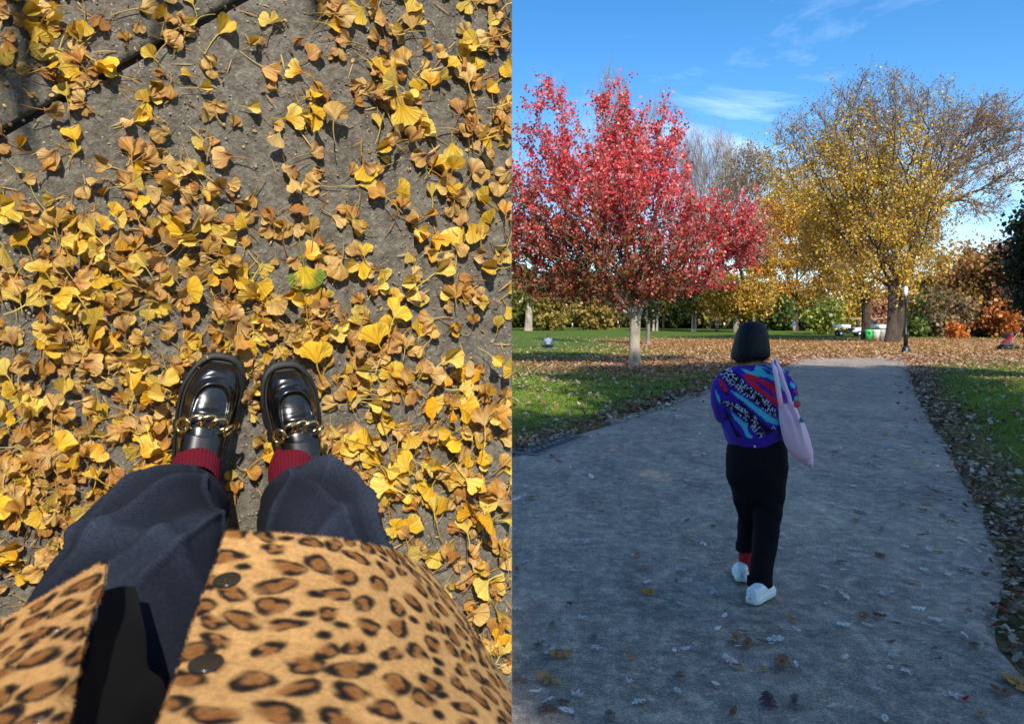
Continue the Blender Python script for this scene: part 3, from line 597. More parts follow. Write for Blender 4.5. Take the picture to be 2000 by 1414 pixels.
def leopard(U, Vv, seed, scale=.88):
    r = np.random.default_rng(seed); umin, umax, vmin, vmax = U.min(), U.max(), Vv.min(), Vv.max(); pts = []
    for _ in range(9000):
        p = (r.uniform(umin, umax), r.uniform(vmin, vmax))
        if all((p[0]-q[0])**2+((p[1]-q[1])*1.15)**2 > (.0188*scale*(q[2]+.42))**2 for q in pts): pts.append((p[0], p[1], r.choice([.42, .72, .9, 1.0, 1.1])))
    ringm = np.zeros_like(U); inm = np.zeros_like(U); wob = vnoise(np.stack([U, Vv, 0*U], -1), 190, seed, 2)*.0016
    for (x, y, sz) in pts:
        dx, dy = U-x, Vv-y; near = (dx*dx+dy*dy) < (.03*scale)**2
        if not near.any(): continue
        ddx, ddy = dx[near], dy[near]; th0 = r.uniform(-.5, .5); asp = r.uniform(1.15, 1.7)
        X = (ddx*math.cos(th0)+ddy*math.sin(th0))/asp**.5; Y = (-ddx*math.sin(th0)+ddy*math.cos(th0))*asp**.5; rr = np.hypot(X, Y); th = np.arctan2(Y, X)
        Rr = .0098*scale*sz*(1+.16*np.sin(2*th+r.uniform(0, 6))+.10*np.sin(3*th+r.uniform(0, 6))); wv = wob[near]
        tk = .0029*scale*(1+.5*np.sin(th*r.integers(1, 3)+r.uniform(0, 6))+.3*np.sin(th*3+r.uniform(0, 6)))
        if sz < .5: g = 1/(1+np.exp((rr-.0062*scale+wv)/.0007)); ringm[near] = np.maximum(ringm[near], g); continue
        g = 1/(1+np.exp((np.abs(rr-Rr+wv)-np.maximum(tk, .0002))/.0007)); gap = .5+.5*np.tanh((np.cos(th-r.uniform(0, 6))+r.uniform(.55, 1.1))*6)
        ringm[near] = np.maximum(ringm[near], g*gap); inm[near] = np.maximum(inm[near], 1/(1+np.exp((rr-Rr*.95)/.0012)))
    c = TANC*(1-inm[:, None])+BRN*inm[:, None]; return c*(1-ringm[:, None])+BLK*ringm[:, None]
def panel(ctrl, nu, nv, seed, name, label=None):
    G = np.array([[loc(ah(*p)) for p in row] for row in ctrl]); S = catmull(G, nu, nv)
    S[..., 2] += .006*vnoise(S, 9, seed, 2)+.002*vnoise(S, 28, seed+1, 2)
    # shape of the hem: the wool is thick and rolls over a little
    du = np.linalg.norm(np.diff(S, axis=1), axis=-1).mean(0); dv = np.linalg.norm(np.diff(S, axis=0), axis=-1).mean(1)
    U, Vv = np.meshgrid(np.r_[0, np.cumsum(du)], np.r_[0, np.cumsum(dv)]); cc = leopard(U.ravel(), Vv.ravel(), seed)
    gu = np.gradient(S, axis=1); gv = np.gradient(S, axis=0); nn = np.cross(gu.reshape(-1, 3), gv.reshape(-1, 3)).reshape(S.shape); nn /= np.linalg.norm(nn, axis=-1, keepdims=True)+1e-9
    if nn[..., 2].mean() < 0: nn = -nn
    B = S-nn*.0075; top = S.copy()
    for e in (0, 1): top[e] -= nn[e]*(.0028 if e == 0 else .0006); top[:, e] -= nn[:, e]*(.0028 if e == 0 else .0006)
    n = nu*nv; f1 = grid_faces(nu, nv); bd = [(i*nv, (i+1)*nv) for i in range(nu-1)]+[(j+1, j) for j in range(nv-1)]+[((i+1)*nv+nv-1, i*nv+nv-1) for i in range(nu-1)]
    rim = np.array([(a, b, b+n, a+n) for a, b in bd]); Vw = np.vstack([wld(top.reshape(-1, 3)), wld(B.reshape(-1, 3))])
    me = mk(name, Vw, np.vstack([f1, f1[:, ::-1]+n, rim]), colors=np.vstack([cc, cc*0+BLK*.4]), smooth=True); clip_x(me, -.0005)
    o = adopt(link(name, me, None, M_COAT), wearer)
    if label: o['label'] = label
    # short wool nap
    idx = rng.integers(0, nu*nv, 16000); edge = np.concatenate([np.arange(nv), np.arange(nu)*nv, np.arange(nv)+nv]); idx = np.concatenate([idx, np.repeat(edge, 9)])
    p = wld(top.reshape(-1, 3))[idx]; nw = nn.reshape(-1, 3)[idx] @ LM; rnd = rng.normal(0, 1, p.shape)
    dirs = nw*.8+rnd*.75; dirs /= np.linalg.norm(dirs, axis=1)[:, None]; ln_ = rng.uniform(.0008, .0021, len(p))[:, None]; sdv = np.cross(dirs, rng.normal(0, 1, p.shape)); sdv /= np.linalg.norm(sdv, axis=1)[:, None]
    p = p+rng.normal(0, .0006, p.shape); Vh = np.stack([p-sdv*.00012, p+sdv*.00012, p+dirs*ln_], 1).reshape(-1, 3); ch = np.repeat(np.clip(cc[idx]*1.1, 0, 1), 3, 0)
    keep = (Vh.reshape(-1, 3, 3)[..., 0].max(1) < -.0008); Vh = Vh.reshape(-1, 3, 3)[keep].reshape(-1, 3); ch = ch.reshape(-1, 3, 3)[keep].reshape(-1, 3)
    h = link('wool_nap', mk('wool_nap', Vh, np.arange(len(Vh)).reshape(-1, 3), colors=ch), None, mat_attr('wool_fibre', .95, .1, 50, .1, 0)); h['kind'] = 'stuff'; adopt(h, wearer); h.parent = o; h.matrix_parent_inverse = o.matrix_parent_inverse.copy(); h.matrix_parent_inverse = Matrix.Identity(4)
    return S, o
RP = [[(440, 1034, .615), (520, 1038, .625), (610, 1046, .625), (690, 1056, .615), (770, 1074, .59), (842, 1118, .55), (850, 1190, .47)],
      [(420, 1098, .645), (520, 1106, .665), (630, 1108, .665), (740, 1118, .65), (832, 1146, .615), (902, 1196, .56), (900, 1260, .48)],
      [(389, 1180, .695), (500, 1190, .715), (640, 1190, .72), (770, 1200, .70), (880, 1228, .66), (955, 1275, .585), (950, 1330, .50)],
      [(352, 1290, .755), (480, 1300, .775), (640, 1300, .78), (800, 1310, .76), (930, 1330, .71), (1012, 1372, .62), (1005, 1430, .53)],
      [(306, 1414, .815), (460, 1424, .835), (650, 1430, .84), (840, 1434, .82), (1000, 1446, .77), (1092, 1480, .67), (1080, 1540, .58)],
      [(268, 1530, .86), (440, 1545, .885), (660, 1560, .89), (880, 1565, .865), (1070, 1575, .81), (1180, 1600, .71), (1160, 1650, .61)]]
LP = [[(207, 1094, .61), (175, 1112, .62), (130, 1138, .625), (65, 1176, .62), (0, 1212, .60), (-70, 1250, .55)],
      [(203, 1140, .64), (165, 1160, .655), (115, 1185, .655), (50, 1218, .65), (-20, 1258, .62), (-95, 1300, .56)],
      [(178, 1205, .685), (140, 1225, .70), (90, 1246, .70), (25, 1275, .69), (-45, 1310, .66), (-120, 1350, .58)],
      [(158, 1300, .745), (115, 1318, .76), (60, 1336, .755), (-10, 1358, .74), (-80, 1390, .70), (-155, 1430, .61)],
      [(138, 1414, .80), (85, 1428, .81), (25, 1442, .805), (-45, 1460, .785), (-120, 1480, .74), (-190, 1510, .64)],
      [(112, 1540, .85), (50, 1552, .86), (-10, 1566, .85), (-85, 1580, .825), (-160, 1600, .78), (-230, 1620, .68)]]
SR, coat_r = panel(RP, 330, 340, 21, 'coat_front', 'wide coat front with two black buttons')
SL, coat_l = panel(LP, 300, 210, 33, 'coat_front', 'narrow coat front at the left')
def disc(px, py, S, nu_h, r_px, mat, name, par, prof):
    p = np.array(ah(px, py, nu_h)); # seat the button on the cloth: nearest surface point in the picture
    W = wld(S.reshape(-1, 3)); uvp = np.stack([W[:, 0]/W[:, 1]*F+HX, HY-(W[:, 2]-EYE)/W[:, 1]*F], -1); i = ((uvp-[px, py])**2).sum(1).argmin(); q = W[i]
    gu = np.gradient(S, axis=1).reshape(-1, 3)[i]; gv = np.gradient(S, axis=0).reshape(-1, 3)[i]; nn = np.cross(gu, gv) @ LM; nn = nn/np.linalg.norm(nn); nn = -nn if nn.dot(np.array(NRM)) < 0 else nn
    e1 = np.cross(nn, [0, 0, 1.]); e1 /= np.linalg.norm(e1); e2 = np.cross(nn, e1); rm = r_px*q[1]/F
    m_ = MB(); m_.loft([(q+nn*rm*z, e1*rm*k, e2*rm*k) for k, z in prof], 40); o = m_.build(name, mat, None, True); adopt(o, wearer); o.parent = par; o.matrix_parent_inverse = Matrix.Identity(4); return o
BP = [(.86, -.05), (.97, .05), (1.0, .16), (.98, .24), (.90, .29), (.80, .27), (.55, .22), (.2, .20), (.02, .20)]
M_BUTTON = mat_noise('black_button', C(30, 28, 24), C(44, 41, 36), 30, .22, .02, .0005, 0)
for p in ((444, 1136, 26), (403, 1300, 33)): disc(p[0], p[1], SR, .7, p[2], M_BUTTON, 'button', coat_r, BP)
M_SNAP = mat_noise('steel_snap', C(190, 190, 188), C(225, 225, 222), 40, .15, .02, .0003, 1.0)
for p in ((112, 1230, 7.5), (77, 1404, 9)): disc(p[0], p[1], SL, .7, p[2], M_SNAP, 'snap_stud', coat_l, BP)
# black sheet between the coat fronts, painting the deep shade in the opening
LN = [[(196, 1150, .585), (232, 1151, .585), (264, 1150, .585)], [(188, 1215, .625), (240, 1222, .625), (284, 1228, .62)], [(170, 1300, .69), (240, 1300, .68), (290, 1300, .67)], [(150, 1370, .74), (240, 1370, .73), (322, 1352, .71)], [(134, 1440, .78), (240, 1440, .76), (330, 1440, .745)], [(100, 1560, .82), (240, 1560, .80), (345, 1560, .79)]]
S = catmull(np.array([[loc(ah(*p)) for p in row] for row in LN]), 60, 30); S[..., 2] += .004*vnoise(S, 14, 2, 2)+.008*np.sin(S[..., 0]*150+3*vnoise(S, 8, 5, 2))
n = 60*30; me = mk('coat_opening_shade', np.vstack([wld(S.reshape(-1, 3)), wld((S-[0, 0, .002]).reshape(-1, 3))]), np.vstack([grid_faces(60, 30), grid_faces(60, 30)[:, ::-1]+n]), smooth=True); adopt(link('coat_opening_shade', me, None, M_COAT_SHADE), wearer)
# =================================================================== RIGHT PICTURE: the park
def path_edges():
    left = [(-9, 1.5), (-6.5, 3.2), (-3, 6.2), (0, 8.55), (.98, 10.3), (2.2, 12.3), (4.4, 16.3), (7.2, 21.5), (10.6, 27.5), (12.6, 31.5)]
    right = [(1.4, -6), (1.75, 0), (2.35, 3.35), (2.95, 4.3), (3.62, 5.45), (4.65, 7.45), (6.05, 10.2), (8.5, 15), (12.0, 21.6), (15.2, 27.6), (17.6, 32.2)]
    return left, right
PL, PR = path_edges(); PLc = curve([(a, b, 0) for a, b in PL], 90); PRc = curve([(a, b, 0) for a, b in PR], 90)
def dist_path(X, Y):
    # signed distance to the path edge on either side (positive = on the lawn)
    xl = np.interp(Y, PLc[:, 1], PLc[:, 0], left=-12); xr = np.interp(Y, PRc[:, 1], PRc[:, 0]); return np.where(X < (xl+xr)/2, (xl-X)*.72, (X-xr)*.86)+np.where(Y > 32.2, (Y-32.2)*.8+3*0, 0)
def gz(x, y): 
    t = np.clip((np.asarray(y, float)-70)/70, 0, 1); m = np.clip((60-np.asarray(x, float))/40, 0, 1); return .75*t*t*(3-2*t)*m+.0*x
def onpath(X, Y): return (dist_path(X, Y) < 0) & (Y < 32.2)
def litter_density(X, Y):
    # fallen leaves: round the red maple, round the big elm, along both path edges
    a = np.exp(-(((X-5.6)/6.0)**2+((Y-27.0)/6.5)**2))*1.1; b = np.exp(-((np.clip(np.abs(X-33)-22, 0, None)/3.5)**2+((Y-54)/19.0)**2))*1.05
    dp = dist_path(X, Y); e = np.exp(-(np.clip(dp-.15, 0, None)/.36)**2)*(dp > 0)*1.0
    r = np.exp(-((X-24)/14)**2-((Y-36)/9)**2)*.8
    return np.clip(a+b+e*.9+r+.09, 0, 1.4)
# ---- lawn
xs = np.concatenate([np.linspace(-900, -70, 12), np.linspace(-64, 76, 220), np.linspace(84, 900, 12)]); ys = np.concatenate([np.linspace(-120, -10, 6), np.linspace(-8, 44, 150), np.linspace(45, 150, 70), np.linspace(160, 1600, 14)])
X, Y = np.meshgrid(xs, ys, indexing='ij'); Z = gz(X, Y)+.02*vnoise(np.stack([X, Y, 0*X], -1), .35, 1, 2)*(np.abs(dist_path(X, Y)) > .5)
dpv = dist_path(X, Y); Z = np.where((dpv < .0) & (Y < 33), -.025, Z+np.clip(dpv, 0, .25)*.12*(Y < 33))
lit = litter_density(X, Y); dirt = np.exp(-(np.clip(dpv, 0, None)/.5)**2)*(Y < 33)
def mat_lawn():
    m, nt, b = newmat('lawn'); at_ = N(nt, 'ShaderNodeAttribute', attribute_name='col'); sep = N(nt, 'ShaderNodeSeparateColor'); nt.links.new(at_.outputs['Color'], sep.inputs[0]); tcn = N(nt, 'ShaderNodeTexCoord'); o = tcn.outputs['Object']
    big = noise(nt, o, .12, 4, .6); mid = noise(nt, o, 1.6, 5, .7); fine = noise(nt, o, 26, 5, .75)
    g = ramp(nt, big.outputs['Fac'], [(.35, C(76, 108, 36)), (.62, C(116, 134, 54))]); g2 = mixc(nt, .55, g.outputs[0], ramp(nt, mid.outputs['Fac'], [(.3, C(40, 66, 22)), (.5, C(74, 100, 34)), (.72, C(120, 118, 62))]).outputs[0])
    g3 = mixc(nt, .5, g2, ramp(nt, fine.outputs['Fac'], [(.3, C(30, 46, 16)), (.7, C(104, 122, 50))]).outputs[0])
    lf = ramp(nt, noise(nt, o, 9, 5, .8).outputs['Fac'], [(.3, C(92, 62, 36)), (.5, C(150, 106, 58)), (.7, C(196, 150, 92))])
    add = N(nt, 'ShaderNodeMath', operation='ADD'); nz = noise(nt, o, 5, 6, .8); sub = N(nt, 'ShaderNodeMath', operation='MULTIPLY_ADD'); sub.inputs[1].default_value = 2.2; sub.inputs[2].default_value = -1.1; nt.links.new(nz.outputs['Fac'], sub.inputs[0]); nt.links.new(sub.outputs[0], add.inputs[0]); nt.links.new(sep.outputs[0], add.inputs[1])
    f = ramp(nt, add.outputs[0], [(.42, (0, 0, 0)), (.66, (1, 1, 1))]); c = mixc(nt, f.outputs[0], g3, lf.outputs[0])
    c = mixc(nt, sep.outputs[1], c, ramp(nt, fine.outputs['Fac'], [(.3, C(58, 46, 34)), (.7, C(112, 92, 68))]).outputs[0]); nt.links.new(c, b.inputs['Base Color']); b.inputs['Roughness'].default_value = .95; b.inputs['Specular IOR Level'].default_value = .1
    bump(nt, b, fine.outputs['Fac'], .8, .05); return m
cc = np.stack([np.clip(lit, 0, 1), dirt*.45, 0*lit], -1).reshape(-1, 3)
me = mk('lawn', np.stack([X, Y, Z], -1).reshape(-1, 3), grid_faces(len(xs), len(ys)), colors=cc, smooth=True); tag(link('lawn', me, None, mat_lawn()), kind='structure')
# ---- asphalt path, worn and dusted with grit
def mat_asphalt():
    m, nt, b = newmat('asphalt'); tcn = N(nt, 'ShaderNodeTexCoord'); o = tcn.outputs['Object']
    big = noise(nt, o, .55, 6, .65, .6); mpn = N(nt, 'ShaderNodeMapping'); mpn.inputs['Rotation'].default_value = (0, 0, -.55); mpn.inputs['Scale'].default_value = (1.6, .55, 1); nt.links.new(o, mpn.inputs[0])
    st = noise(nt, mpn.outputs[0], 2.4, 7, .72, .4); fine = noise(nt, o, 85, 4, .85); mid = noise(nt, o, 11, 7, .8)
    c = ramp(nt, st.outputs['Fac'], [(.34, C(48, 49, 51)), (.5, C(100, 101, 102)), (.68, C(152, 150, 144))]).outputs[0]
    c = mixc(nt, .45, c, ramp(nt, big.outputs['Fac'], [(.38, C(50, 52, 55)), (.55, C(106, 106, 106)), (.70, C(166, 158, 138))]).outputs[0])
    c = mixc(nt, .55, c, ramp(nt, mid.outputs['Fac'], [(.32, C(50, 51, 53)), (.5, C(100, 100, 100)), (.68, C(160, 158, 152))]).outputs[0])
    c = mixc(nt, .8, c, ramp(nt, fine.outputs['Fac'], [(.30, (.16, .155, .15)), (.48, (.86, .82, .76)), (.62, (1.5, 1.42, 1.3)), (.78, (3.0, 2.85, 2.6))]).outputs[0], 'MULTIPLY')
    vo = N(nt, 'ShaderNodeTexVoronoi'); vo.inputs['Scale'].default_value = 60; nt.links.new(o, vo.inputs['Vector']); sel = N(nt, 'ShaderNodeSeparateColor'); nt.links.new(vo.outputs['Color'], sel.inputs[0])
    g1 = N(nt, 'ShaderNodeMath', operation='GREATER_THAN'); g1.inputs[1].default_value = .955; nt.links.new(sel.outputs[0], g1.inputs[0]); g2 = N(nt, 'ShaderNodeMath', operation='LESS_THAN'); g2.inputs[1].default_value = .22; nt.links.new(vo.outputs['Distance'], g2.inputs[0])
    mu = N(nt, 'ShaderNodeMath', operation='MULTIPLY'); nt.links.new(g1.outputs[0], mu.inputs[0]); nt.links.new(g2.outputs[0], mu.inputs[1]); c = mixc(nt, mu.outputs[0], c, C(150, 148, 140)); c = mixc(nt, 1.0, c, (2.35, 1.9, 1.55, 1), 'MULTIPLY')
    nt.links.new(c, b.inputs['Base Color']); b.inputs['Roughness'].default_value = .86; b.inputs['Specular IOR Level'].default_value = .35
    b1 = bump(nt, b, mid.outputs['Fac'], .35, .012); bump(nt, b, fine.outputs['Fac'], .7, .004, b1); return m
nv = 60; rowsL = curve([(a, b, 0) for a, b in PL], 160); rowsR = np.stack([np.interp(np.linspace(0, 1, 160), np.linspace(0, 1, 90), PRc[:, k]) for k in range(3)], -1)
wob = lambda P, s: P+np.c_[vnoise(P*[1, 1, 0], 1.1, s, 3)*.04, np.zeros(len(P)), np.zeros(len(P))]
rowsL, rowsR = wob(rowsL, 3), wob(rowsR, 4)+np.array([.06, 0, 0]); S = rowsL[:, None, :]*(1-np.linspace(0, 1, nv))[None, :, None]+rowsR[:, None, :]*np.linspace(0, 1, nv)[None, :, None]
S[..., 2] = .012+.012*vnoise(S, .6, 5, 2)+.05*(1-(2*np.linspace(0, 1, nv)-1)**2)[None, :]*.6
S[:, 0, 2] = -.015; S[:, -1, 2] = -.015; S[:, 1, 2] = .02; S[:, -2, 2] = .02
# keep the end of the path ragged under leaves
me = mk('path', S.reshape(-1, 3), grid_faces(160, nv)[:, ::-1], smooth=True); M_ASPH = mat_asphalt(); tag(link('path', me, None, M_ASPH), kind='structure')
pth_z = lambda x, y: .012+.03*max(0.0, 1-abs(2*((x-np.interp(y, rowsL[:, 1], rowsL[:, 0]))/(np.interp(y, rowsR[:, 1], rowsR[:, 0])-np.interp(y, rowsL[:, 1], rowsL[:, 0])))-1)**2)+.012
fp = curve([(26, 60.5, .02), (30, 58, .02), (35, 55.5, .02), (46, 52, .02), (70, 50, .02)], 60); fw = np.array([0, 1.0, 0]); me = mk('side_path', np.vstack([fp+fw*.9, fp-fw*.9]), grid_faces(2, 60)[:, ::-1]); tag(link('side_path', me, None, mat_noise('pale_asphalt', C(150, 142, 132), C(176, 168, 156), 3, .9)), kind='structure')
# ---- stone edging along the far lawn side of the path: single blocks where they can be told apart
M_KERB = mat_noise('edging_stone', C(98, 94, 90), C(142, 136, 128), 18, .9, .5, .01)
ker = tag(empty('path_edging', (1, 10, 0)), kind='structure'); d_ = np.r_[0, np.cumsum(np.linalg.norm(np.diff(rowsL, axis=0), axis=1))]
for k, s in enumerate(np.arange(9.0, 30, .62)):
    p, q = [np.array([np.interp(v, d_, rowsL[:, j]) for j in range(2)]) for v in (s, s+.60)]
    if .2 < p[0]+.1 < 1.35: continue
    m = (p+q)/2; a = math.atan2(*(q-p)[::-1]); mbk = MB(); mbk.box((0, 0, 0), (.295, .05, .07), bev=.012); o = mbk.build('edging_stone', M_KERB); o.location = (m[0]-.04, m[1]+.03, -.03+.008*rng.normal()); o.rotation_euler = (rng.normal(0, .03), rng.normal(0, .02), a+rng.normal(0, .02)); adopt(o, ker) if False else setattr(o, 'parent', ker); o.matrix_parent_inverse = Matrix.Translation(ker.location).inverted()
# ---- storm drain grate
M_IRON = mat_noise('cast_iron', C(92, 90, 92), C(124, 120, 120), 40, .6, .4, .003, .4)
a_, b_ = gnd(1028, 888), gnd(1118, 856); dv_ = (b_-a_).normalized(); gr = empty('drain_grate', (a_+b_)/2+Vector((-.02, .0, .004))); gr.rotation_euler = (0, 0, math.atan2(dv_.y, dv_.x)); tag(gr, 'grey cast iron drain grate set in the path edge', 'drain grate'); Lg = (b_-a_).length/2+.08
m_ = MB(); m_.box((0, .20, .0), (Lg, .025, .035), bev=.006); m_.box((0, -.02, 0), (Lg, .02, .03), bev=.006); m_.box((0, -.20, 0), (Lg, .022, .035), bev=.006); m_.box((-Lg, 0, 0), (.025, .22, .034), bev=.006); m_.box((Lg, 0, 0), (.025, .22, .034), bev=.006); m_.build('frame', M_IRON, gr)
for k in range(11):
    x = -Lg+2*Lg*(k+.5)/11; m_ = MB(); m_.box((x, .09, .006), (.022, .10, .026), bev=.006); m_.build('bar', M_IRON, gr); m_ = MB(); m_.box((x, -.11, .006), (.022, .08, .026), bev=.006); m_.build('bar', M_IRON, gr)
m_ = MB(); m_.box((0, 0, .021), (Lg, .2, .004)); m_.build('pit', mat_noise('dark_pit', C(6, 6, 7), C(14, 13, 12), 8, .95), gr)
# ---- sun-bleached soil humps far out on the lawn are part of its turf; grass blades where they can be told apart
def grass():
    P, H, Wd = [], [], []
    for y0, y1, n, h, w in ((3.0, 6, 16000, .05, .0035), (6, 10, 30000, .055, .005), (10, 16, 34000, .06, .008), (16, 26, 30000, .06, .013), (26, 44, 22000, .06, .022)):
        y = rng.uniform(y0, y1, n*2); x = rng.uniform(-.05*y-.3, .80*y+.6); d = dist_path(x, y); k = (d > .12) & (rng.random(len(x)) < np.clip((d-.05)/.8, .10, 1)*(1-.45*np.clip(litter_density(x, y), 0, 1))) & (vnoise(np.stack([x, y, 0*x], -1), .9, 6, 3) > -.30)
        x, y = x[k], y[k]; P.append(np.stack([x, y, gz(x, y)+np.clip(dist_path(x, y), 0, .25)*.12*(y < 33)-.005], -1)); H.append(rng.uniform(.5, 1.2, len(x))*h); Wd.append(np.full(len(x), w))
    P = np.concatenate(P); H = np.concatenate(H); Wd = np.concatenate(Wd); a = rng.uniform(0, 6.28, len(P)); sd_ = np.stack([np.cos(a), np.sin(a), 0*a], -1)*Wd[:, None]; ln_ = rng.normal(0, .55, (len(P), 2))*H[:, None]; tip = P+np.c_[ln_, H]
    V = np.stack([P-sd_, P+sd_, tip], 1).reshape(-1, 3); t_ = rng.random(len(P))[:, None]; tone = vnoise(P, .5, 11, 3)[:, None]; c = np.array(C(78, 118, 30)[:3])*(1-t_)+np.array(C(146, 164, 62)[:3])*t_; c = c*(1+.35*tone); dry = (rng.random(len(P)) < .10+.35*np.exp(-dist_path(P[:, 0], P[:, 1])/.5))[:, None]; c = np.where(dry, np.array(C(158, 136, 88)[:3]), c)
    me = mk('grass', V, np.arange(len(V)).reshape(-1, 3), colors=np.repeat(np.clip(c, 0, 1), 3, 0)); tag(link('grass', me, None, mat_leaf('grass_blade', .6, .3, .1, .2, 4)), 'short green grass growing on both lawns beside the path', 'grass', kind='stuff')
grass()
# ---- fallen leaves on the lawn that nobody could count
M_FALL = mat_leaf('fallen_leaf', .7, .15, .25, .25, 30)
def litter():
    x, y = [], []
    for y0, y1, n in ((2.6, 8, 26000), (8, 16, 34000), (16, 30, 42000), (30, 46, 34000), (46, 80, 30000)):
        yy = rng.uniform(y0, y1, n); xx = rng.uniform(-.06*yy-.3, .80*yy+.8); x.append(xx); y.append(yy)
    x = np.concatenate(x); y = np.concatenate(y); d = dist_path(x, y); dn = litter_density(x, y); k = (d > -.05-.5*rng.random(len(x))**3-np.clip((y-28.5)/3.7, 0, 1)**2*rng.random(len(x))*6) & (rng.random(len(x)) < dn*.62*np.where((d > 0) & (d < 1.0) & (y < 30), 1.3, 1)*(.55+.45*(vnoise(np.stack([x, y, 0*x], -1), .8, 12, 2) > -.1)))
    x, y = x[k], y[k]; n = len(x); z = gz(x, y)+np.clip(dist_path(x, y), 0, .25)*.12*(y < 33)+rng.uniform(.012, .045, n)+.03*((dist_path(x, y) < 0) & (y < 32.5)); s = rng.uniform(.035, .075, n)*np.clip(.75+y/60, .8, 1.5)
    a = rng.uniform(0, 6.28, n); t1 = np.stack([np.cos(a), np.sin(a), rng.normal(0, .3, n)], -1); t2 = np.stack([-np.sin(a), np.cos(a), rng.normal(0, .3, n)], -1); P = np.stack([x, y, z], -1); f = rng.uniform(.45, .8, n)[:, None]; up_ = np.zeros((n, 3)); up_[:, 2] = rng.uniform(0, .5, n); S_ = s[:, None]
    V = np.stack([P-t1*S_, P+t2*S_*f+up_*S_, P+t1*S_, P-t2*S_*f+up_*S_], 1).reshape(-1, 3)
    pal = np.array([C(206, 168, 140)[:3], C(190, 142, 108)[:3], C(222, 190, 160)[:3], C(176, 118, 84)[:3], C(158, 112, 74)[:3], C(212, 156, 92)[:3], C(178, 70, 58)[:3]]); far = np.array([C(212, 168, 116)[:3], C(196, 148, 98)[:3], C(226, 188, 140)[:3], C(176, 128, 82)[:3], C(220, 176, 104)[:3], C(204, 156, 104)[:3], C(166, 112, 72)[:3]])
    near = np.array([C(150, 124, 98)[:3], C(122, 96, 72)[:3], C(186, 164, 136)[:3], C(118, 92, 70)[:3], C(206, 190, 168)[:3], C(150, 114, 80)[:3], C(120, 60, 48)[:3]])
    i = rng.choice(7, n, p=[.22, .2, .2, .14, .12, .08, .04]); c = np.where((y > 36)[:, None], far[i], pal[i]); c = np.where(((dist_path(x, y) < 1.3) & (y < 22))[:, None], near[i], c)
    nr_ = y < 11; k8 = 10; th = np.linspace(0, 2*np.pi, k8, endpoint=False); lob = np.array([1, .55, .9, .5, .8, .35, .8, .5, .9, .55]); m_ = nr_.sum(); rv = rng.random((m_, 1)); lb = lob*rv+(1-rv)*(1-.35*np.abs(np.sin(th))); xl = np.cos(th)*lb; yl = np.sin(th)*lb*.8; zl = (xl**2-.3)*rng.uniform(-.3, .7, (m_, 1))+.25*np.sin(yl*5+rng.uniform(0, 6, (m_, 1)))
    Pn = P[nr_][:, None]+(t1[nr_][:, None]*xl[..., None]+t2[nr_][:, None]*yl[..., None]+np.array([0, 0, 1.])*zl[..., None]*.5)*S_[nr_][:, None]*.66; Pn[..., 2] = np.maximum(Pn[..., 2], gz(0, 0)+.006); tri = np.array([(0, j, j+1) for j in range(1, k8-1)])
    mn = mk('fallen_leaves', Pn.reshape(-1, 3), (tri[None]+np.arange(m_)[:, None, None]*k8).reshape(-1, 3), colors=np.repeat(c[nr_]*rng.uniform(.7, 1.1, (m_, 1)), k8, 0)); tag(link('fallen_leaves', mn, None, M_FALL), 'brown fallen leaves drifted along the near path edges', 'leaf litter', kind='stuff')
    V = V.reshape(-1, 4, 3)[~nr_].reshape(-1, 3); c = c[~nr_]; n = len(c)
    me = mk('fallen_leaves', V, np.arange(4*n).reshape(-1, 4), colors=np.repeat(c*rng.uniform(.8, 1.1, (n, 1)), 4, 0)); tag(link('fallen_leaves', me, None, M_FALL), 'small fallen leaves scattered over the grass in drifts', 'leaf litter', kind='stuff')
litter()
# ---- leaves on the path, each its own
def dead_leaf(kind, seed):
    r = np.random.default_rng(seed); n = 44; th = np.linspace(-np.pi, np.pi, n, endpoint=False)
    if kind == 'oak': Y_ = np.cos(th)*.62; lob = .10+.26*np.abs(np.sin((Y_/.62*.5+.5)*3.2*np.pi+.35))**.8*np.clip(1.15-np.abs(Y_/.62-.05)**2.2, .15, 1); X_ = np.sign(np.sin(th))*lob*np.minimum(1, np.abs(np.sin(th))*3); Y_ = Y_+.10*np.abs(X_)
    elif kind == 'maple': rr = .24+sum(A_*np.exp(-((th-t0)/.27)**2) for A_, t0 in ((.36, 0), (.28, .98), (.28, -.98), (.14, 1.9), (.14, -1.9))); X_ = np.sin(th)*rr*.95; Y_ = np.cos(th)*rr*1.1
    else: rr = .5*np.ones(n); w = r.uniform(.32, .48); X_ = np.sin(th)*rr*w*(1+.25*np.cos(th)); Y_ = np.cos(th)*rr*1.05
    rings = []; 
    for k in (1, .62, .25): rings.append(np.stack([X_*k, Y_*k, 0*X_], -1))
    V = np.vstack(rings+[np.zeros((1, 3))]); q = grid_faces(3, n, True); t = np.array([(2*n+(j+1) % n, 2*n+j, 3*n) for j in range(n)])
    c1, c2 = r.uniform(.2, .8)*r.choice([-1, 1]), r.uniform(-.3, .5); V[:, 2] = c1*V[:, 0]**2*1.4+c2*V[:, 1]**2+.035*np.sin(V[:, 0]*11+r.uniform(0, 6))+.03*np.sin(V[:, 1]*9+r.uniform(0, 6))
    st = np.stack([np.linspace(0, r.uniform(-.1, .1), 4), np.linspace(-.42, -.85, 4)*(1 if kind != 'plain' else .9), np.linspace(0, .06, 4)], -1); tv, tq, tt = tube(st, .012, 4, False); V[:, 2] -= V[:, 2].min()
    return np.vstack([V, tv]), q, t, tq+len(V)
DL = {}
